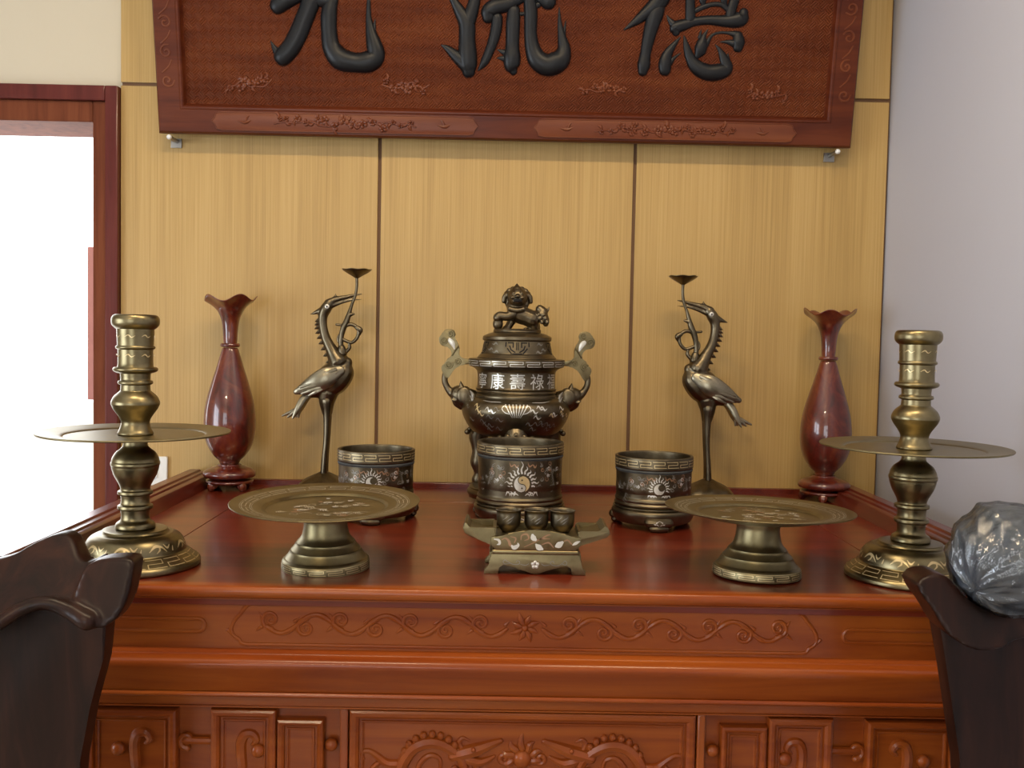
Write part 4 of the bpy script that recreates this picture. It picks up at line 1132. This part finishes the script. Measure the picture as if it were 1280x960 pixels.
lt([(570, 620, 85, .012), (510, 720, 68, .012), (465, 800, 60, .010), (420, 850, 66, .008)])                  # standing foreleg
lb(298, 760, -.010, 84, 100)                                                                                  # ball under the paw
lt([(880, 640, 90), (960, 610, 100), (1000, 560, 92), (960, 510, 70)]); lt([(1000, 620, 96), (1050, 690, 72), (1060, 740, 50)])   # bushy tail
lt([(1040, 560, 46), (1090, 520, 22), (1112, 470, 7)])
for j in range(6): lb(940 + 28 * j, 600 + (j % 3) * 60, -.012, 34, 34)
for j in range(15):
    a = PI * (-.35 + 1.7 * j / 14); lb(598 + 185 * math.cos(a), 345 - 150 * math.sin(a), .002, 50, 50)
for j in range(7): lb(480 + 36 * j, 520 + 20 * math.sin(j * PI / 6), -.024, 34, 40)
remeshed(bm, 'lion_finial', 'bronze', lo, .0016, 1)
bm = bmesh.new(); ball(bm, LN(600, 388, -.0405), (70 * kl, 22 * kl, 30 * kl)); finish(bm, 'lion_mouth_shade', 'shade_pupil', lo)  # black ball paints the shade of the open mouth
latheo('finial_plinth', 'bronze', lo, [(0, .415), (.052, .415), (.058, .419), (.052, .424), (0, .425)], seg=48)

# ================================================================ CUP STAND AND CUPS
cs = thing('cup_stand', 'small boat-shaped bronze cup stand with upturned ends and scrolled feet', 'stand', (.0255, -.910, TOP))
ku = 1 / 3379.0
def U(x, z): return ((x - 585) * ku, (862 - z) * ku)
apron = [U(*q) for q in ((290, 862), (292, 835), (318, 815), (322, 780), (330, 748), (345, 738), (825, 738), (842, 750), (850, 782), (856, 818), (876, 838), (878, 862), (800, 862), (796, 820), (770, 803), (745, 812), (715, 822), (680, 826), (640, 842), (610, 855), (585, 858), (560, 855), (530, 842), (490, 826), (455, 822), (425, 812), (400, 803), (376, 820), (373, 862))]
for y0, y1 in ((-.045, -.036), (.036, .045)):
    bm = bmesh.new(); extrude_poly(bm, apron, y0, y1, .001); finish(bm, 'apron', 'ruyi', cs)
for sg in (-1, 1):
    a, b = sorted((sg * .078, sg * .069)); boxo('end_board', 'ruyi', cs, a, b, -.037, .037, .012, .037, bev=.001)
    for y0 in (-.040, .018): boxo('leg_block', 'ruyi', cs, *sorted((sg * .067, sg * .079)), y0, y0 + .022, 0, .034, bev=.002)
boxo('top_slab', 'ruyi', cs, -.0745, .0745, -.047, .047, .0345, .0425, bev=.003, seg=3)
hull = [U(*q) for q in ((360, 722), (342, 704), (325, 688), (260, 668), (200, 646), (172, 626), (164, 600), (176, 566), (190, 572), (206, 606), (330, 648), (500, 646), (690, 646), (840, 640), (960, 606), (985, 572), (1000, 580), (1012, 600), (1016, 622), (1000, 642), (930, 664), (845, 688), (832, 702), (815, 722))]
bm = bmesh.new(); extrude_poly(bm, hull, -.040, .040, .0015); hl = finish(bm, 'hull', 'ruyi', cs)
board = [U(*q) for q in ((362, 724), (342, 704), (325, 688), (330, 645), (352, 640), (400, 640), (425, 622), (470, 615), (520, 604), (560, 606), (595, 598), (630, 606), (670, 604), (715, 615), (760, 622), (785, 638), (830, 638), (848, 645), (848, 688), (832, 704), (812, 724))]
for y0, y1 in ((-.046, -.038), (.038, .046)):
    bm = bmesh.new(); extrude_poly(bm, board, y0, y1, .0015); finish(bm, 'side_board', 'ruyi', hl)
for sg, (xa, xb) in ((-1, (172, 352)), (1, (830, 1008))):
    for y0, y1 in ((-.041, -.034), (.034, .041)):
        pts = [(172, 604), (200, 596), (345, 594), (352, 645), (330, 652), (215, 612)] if sg < 0 else [(830, 645), (838, 610), (850, 604), (965, 606), (1005, 604), (975, 622), (850, 652)]
        bm = bmesh.new(); extrude_poly(bm, [U(*q) for q in pts], y0, y1); finish(bm, 'end_rim', 'ruyi', hl)
    xx = U(348 if sg < 0 else 842, 0)[0]
    boxo('end_divider', 'ruyi', hl, xx - .003, xx + .003, -.036, .036, .060, .078 if sg < 0 else .074, bev=.001)
lift_ = {'silver': -.0469, 'copper': -.0465, 'dull': -.0466}
def rb(m_, name, lst, parent):
    bm = bmesh.new()
    fr_ = lambda u, v: (u, lift_[m_], v)
    for pts, w in lst: ribbon(bm, fr_, [U(*p) for p in pts], [q * ku for q in w], 5)
    return finish(bm, name, m_, parent, smooth=False)
rb('silver', 'scroll_inlay', [([(345, 656), (372, 662), (378, 682), (362, 688)], [5, 14, 14, 4]), ([(445, 690), (462, 704), (485, 690), (482, 676)], [6, 26, 16, 4]), ([(565, 622), (572, 645), (590, 660)], [8, 32, 10]), ([(585, 680), (605, 700), (630, 712)], [6, 34, 8]), ([(698, 694), (720, 684), (745, 664)], [8, 36, 10]), ([(798, 684), (818, 672), (842, 660)], [5, 18, 4])], hl)
rb('copper', 'scroll_inlay', [([(390, 660), (410, 650), (430, 665), (440, 690), (460, 695)], [5, 9, 14, 16, 6]), ([(440, 640), (470, 650), (462, 678)], [3, 9, 5]), ([(500, 660), (505, 632), (535, 625), (545, 650), (520, 662)], [4, 8, 10, 8, 4]), ([(520, 700), (590, 665), (650, 630), (670, 626)], [4, 6, 8, 4]), ([(560, 668), (620, 650), (668, 650)], [3, 8, 3]), ([(620, 685), (660, 672), (690, 700)], [4, 9, 4]), ([(745, 665), (770, 655), (795, 680)], [4, 9, 5])], hl)
rb('dull', 'apron_inlay', [([(440, 795), (412, 800), (400, 786), (414, 776), (424, 788)], [3, 4, 4, 4, 3]), ([(425, 785), (455, 800), (490, 800), (495, 785), (480, 780), (474, 792)], [3, 4, 4, 4, 4, 3]), ([(500, 800), (530, 806), (550, 795)], [3, 4, 3]), ([(740, 795), (762, 800), (768, 786), (756, 776), (748, 788)], [3, 4, 4, 4, 3]), ([(750, 785), (715, 806), (680, 800), (674, 785), (690, 780), (694, 792)], [3, 4, 4, 4, 4, 3]), ([(670, 800), (640, 806), (620, 795)], [3, 4, 3])], cs)
bm = bmesh.new(); c0 = U(585, 803)
for j in range(5):
    a = PI / 2 + j * 2 * PI / 5; ball(bm, (c0[0] + .0042 * math.cos(a), -.0455, c0[1] + .0042 * math.sin(a)), (.0032, .0014, .0032), 10, 6)
finish(bm, 'flower_inlay', 'silver', cs)
def cup(label, x):
    t = thing('offering_cup', label, 'cup', (x, -.905, TOP + .0640), group='three small bronze cups on the cup stand')
    t.scale = (1.1, 1.1, 1.03)
    latheo('bowl', 'bronze', t, [(0, 0), (.0105, 0), None, (.0115, .002), (.0145, .006), (.0185, .014), (.0195, .026), (.0195, .034), (.0215, .0385), None, (.0210, .0395), (.0195, .0385), None, (.0180, .034), (.0178, .024), (.012, .008), (0, .006)], seg=48)
    bm = bmesh.new()
    fn = lambda u, v: ((.0199 + .0002) * math.cos(u / .0199 - PI / 2), (.0199 + .0002) * math.sin(u / .0199 - PI / 2), v)
    for u, v, a in ((-.006, .026, 1), (0, .024, 1), (.005, .027, 1), (.002, .020, 1)):
        ribbon(bm, fn, [(u - .004, v - .003), (u, v), (u + .004, v + .004)], [.0003, .0012, .0003])
    finish(bm, 'leaf_inlay', 'dull', t, smooth=False)
cup('small dark bronze cup on the cup stand, beside the end toward the doorway', -.0205)
cup('small dark bronze cup on the cup stand, the middle of three', .0280)
cup('small dark bronze cup on the cup stand, beside the end toward the grey wall', .0735)

# ================================================================ DARK CHAIRS IN FRONT
def slab(bm, pts, y0, y1, zmid, shear):
    """carved board: outline in x,z, given thickness, its upper edge leaning away"""
    A = [bm.verts.new((x, y0 + (z - zmid) * shear, z)) for x, z in pts]; B = [bm.verts.new((x, y1 + (z - zmid) * shear, z)) for x, z in pts]
    n = len(pts); bm.faces.new(A); bm.faces.new(B[::-1])
    for i in range(n): bm.faces.new((A[i], B[i], B[(i + 1) % n], A[(i + 1) % n]))
def chair(label, x, parts, panel, depth=-1.30):
    t = thing('wooden_chair', label, 'chair', (x, depth, 0), group='dark rosewood chairs before the altar')
    bm = bmesh.new()
    for kind, pts, *a in parts:
        if kind == 'slab':
            pts = cr(pts + pts[:1], 4)[:-1]
            slab(bm, [(p[0] - x, p[1]) for p in pts], *a)
        else: tube(bm, [(p[0] - x, p[3], p[1]) for p in pts], [p[2] for p in pts], seg=16, sub=5)
    remeshed(bm, 'crest_rail', 'rosewood', t, .0036, 5)
    bm = bmesh.new(); extrude_poly(bm, [(a - x, b) for a, b in panel], -.004, .028, .006); finish(bm, 'back_panel', 'rosewood', t)
    boxo('seat', 'rosewood', t, -.27, .27, -.50, .02, .43, .47, bev=.01)
    for sx in (-1, 1):
        for yy in (-.47, -.01):
            bm = bmesh.new(); tube(bm, [(sx * .235, yy, .44), (sx * .24, yy, .25), (sx * .25, yy, .022)], [.028, .024, .022]); finish(bm, 'leg', 'rosewood', t)
        bm = bmesh.new(); tube(bm, [(sx * .20, .0, .72), (sx * .27, -.2, .70), (sx * .26, -.44, .66), (sx * .25, -.44, .46)], [.02, .02, .02, .02]); finish(bm, 'arm', 'rosewood', t)
    return t
s_ = 1 / 932.0
def cl(px, py): return (-.709 + px * .001075 + (py - 700) * 2e-5, 1.362 + (702 - py) * s_ + px * 2e-5)
def rl_(lst): return [(*cl(px, py), hh * s_, d) for px, py, hh, d in lst]
zm = cl(60, 735)[1]
chair('dark carved wooden chair back with curling crest rail, below the candlestick by the doorway', -.83,
      [('slab', [cl(*q) for q in ((-250, 730), (-170, 692), (-110, 688), (-50, 708), (0, 702), (22, 690), (42, 681), (60, 678), (76, 686), (90, 702), (104, 709), (118, 704), (122, 740), (120, 768), (100, 757), (72, 748), (46, 755), (20, 771), (0, 786), (-50, 795), (-110, 770), (-170, 775), (-250, 765))], -.018, .018, zm, 1.1),
       ('tube', rl_([(-180, 775, 9, -.058), (-110, 770, 9, -.058), (-50, 794, 9, -.075), (0, 783, 9, -.068), (24, 767, 9, -.055), (46, 753, 9, -.044), (72, 747, 9, -.038), (98, 755, 10, -.038), (125, 768, 12, -.045)])),
       ('slab', [cl(*q) for q in ((104, 735), (111, 712), (122, 701), (146, 697), (170, 699), (172, 718), (169, 742), (160, 764), (143, 777), (126, 775), (110, 758))], -.030, .012, zm, .35)],
      [cl(*q) for q in ((-200, 780), (-110, 775), (-50, 790), (0, 780), (45, 756), (75, 750), (100, 760), (134, 772), (127, 830), (110, 890), (96, 960), (70, 1240), (-190, 1240), (-225, 960), (-240, 830))])
def crr(px, py): return (.528 + (px - 1142) * .001075 + (py - 722) * 2e-5, 1.360 + (722 - py) * s_ + (px - 1142) * 2e-5)
zm = crr(1200, 770)[1]
chair('dark carved wooden chair back with dipped crest rail, under the wrapped bundle', .76,
      [('slab', [crr(*q) for q in ((1142, 728), (1150, 720), (1166, 716), (1182, 719), (1192, 730), (1202, 742), (1216, 752), (1236, 758), (1262, 758), (1300, 754), (1345, 745), (1400, 730), (1480, 735), (1480, 780), (1400, 790), (1345, 788), (1300, 788), (1262, 791), (1236, 802), (1212, 804), (1192, 798), (1172, 782), (1158, 756), (1148, 742))], -.030, .030, zm, .35)],
      [crr(*q) for q in ((1174, 778), (1210, 790), (1262, 785), (1345, 778), (1480, 770), (1500, 830), (1470, 960), (1430, 1240), (1225, 1240), (1206, 960), (1196, 900), (1186, 840))])
# bundle in film on the right-hand crest
bx, bz = crr(1257, 697)
bun = thing('wrapped_bundle', 'round grey bundle wrapped in crinkled clear plastic film, resting on the chair back', 'bundle', (bx, -1.308, bz - .078))
rnd = random.Random(8)
ph = [rnd.random() * 6.3 for _ in range(8)]
def crinkle(th, la, amp):
    """folds spiralling from the gathered end, th = longitude, la = latitude"""
    f = 0
    for j, (a, b, w) in enumerate(((5, 3.0, 1.0), (9, -2.0, .6), (14, 4.5, .45), (23, -6.0, .3))):
        f += w * (1 - abs(math.sin((a * th + b * la * 2 + 1.6 * math.sin(2 * th + ph[j]) + 1.2 * math.sin(3 * la + ph[j + 4])) / 2)) * 1.6)
    return amp * f
def bundle_skin(name, m_, r, amp, parent, nu=150, nv=90):
    bm = bmesh.new(); rows = []
    ax = Matrix.Rotation(math.radians(58), 3, 'Y') @ Matrix.Rotation(math.radians(-25), 3, 'X')
    for j in range(1, nv):
        la = -PI / 2 + PI * j / nv
        row = []
        for i in range(nu):
            th = 2 * PI * i / nu
            rr = r + crinkle(th, la, amp) * math.cos(la) ** .5
            v = Vector((math.cos(la) * math.cos(th) * rr, math.cos(la) * math.sin(th) * rr, math.sin(la) * rr))
            v = ax @ v; row.append(bm.verts.new((v.x, v.y, v.z * 1.02 + .078)))
        rows.append(row)
    for A, B in zip(rows, rows[1:]):
        for i in range(nu): bm.faces.new((A[i], A[(i + 1) % nu], B[(i + 1) % nu], B[i]))
    bm.faces.new(rows[0]); bm.faces.new(rows[-1])
    return finish(bm, name, m_, parent, angle=60)
core = bundle_skin('padding', 'wrap_in', .0725, .0022, bun, 120, 70)
bundle_skin('plastic_film', 'film', .0765, .0030, bun)
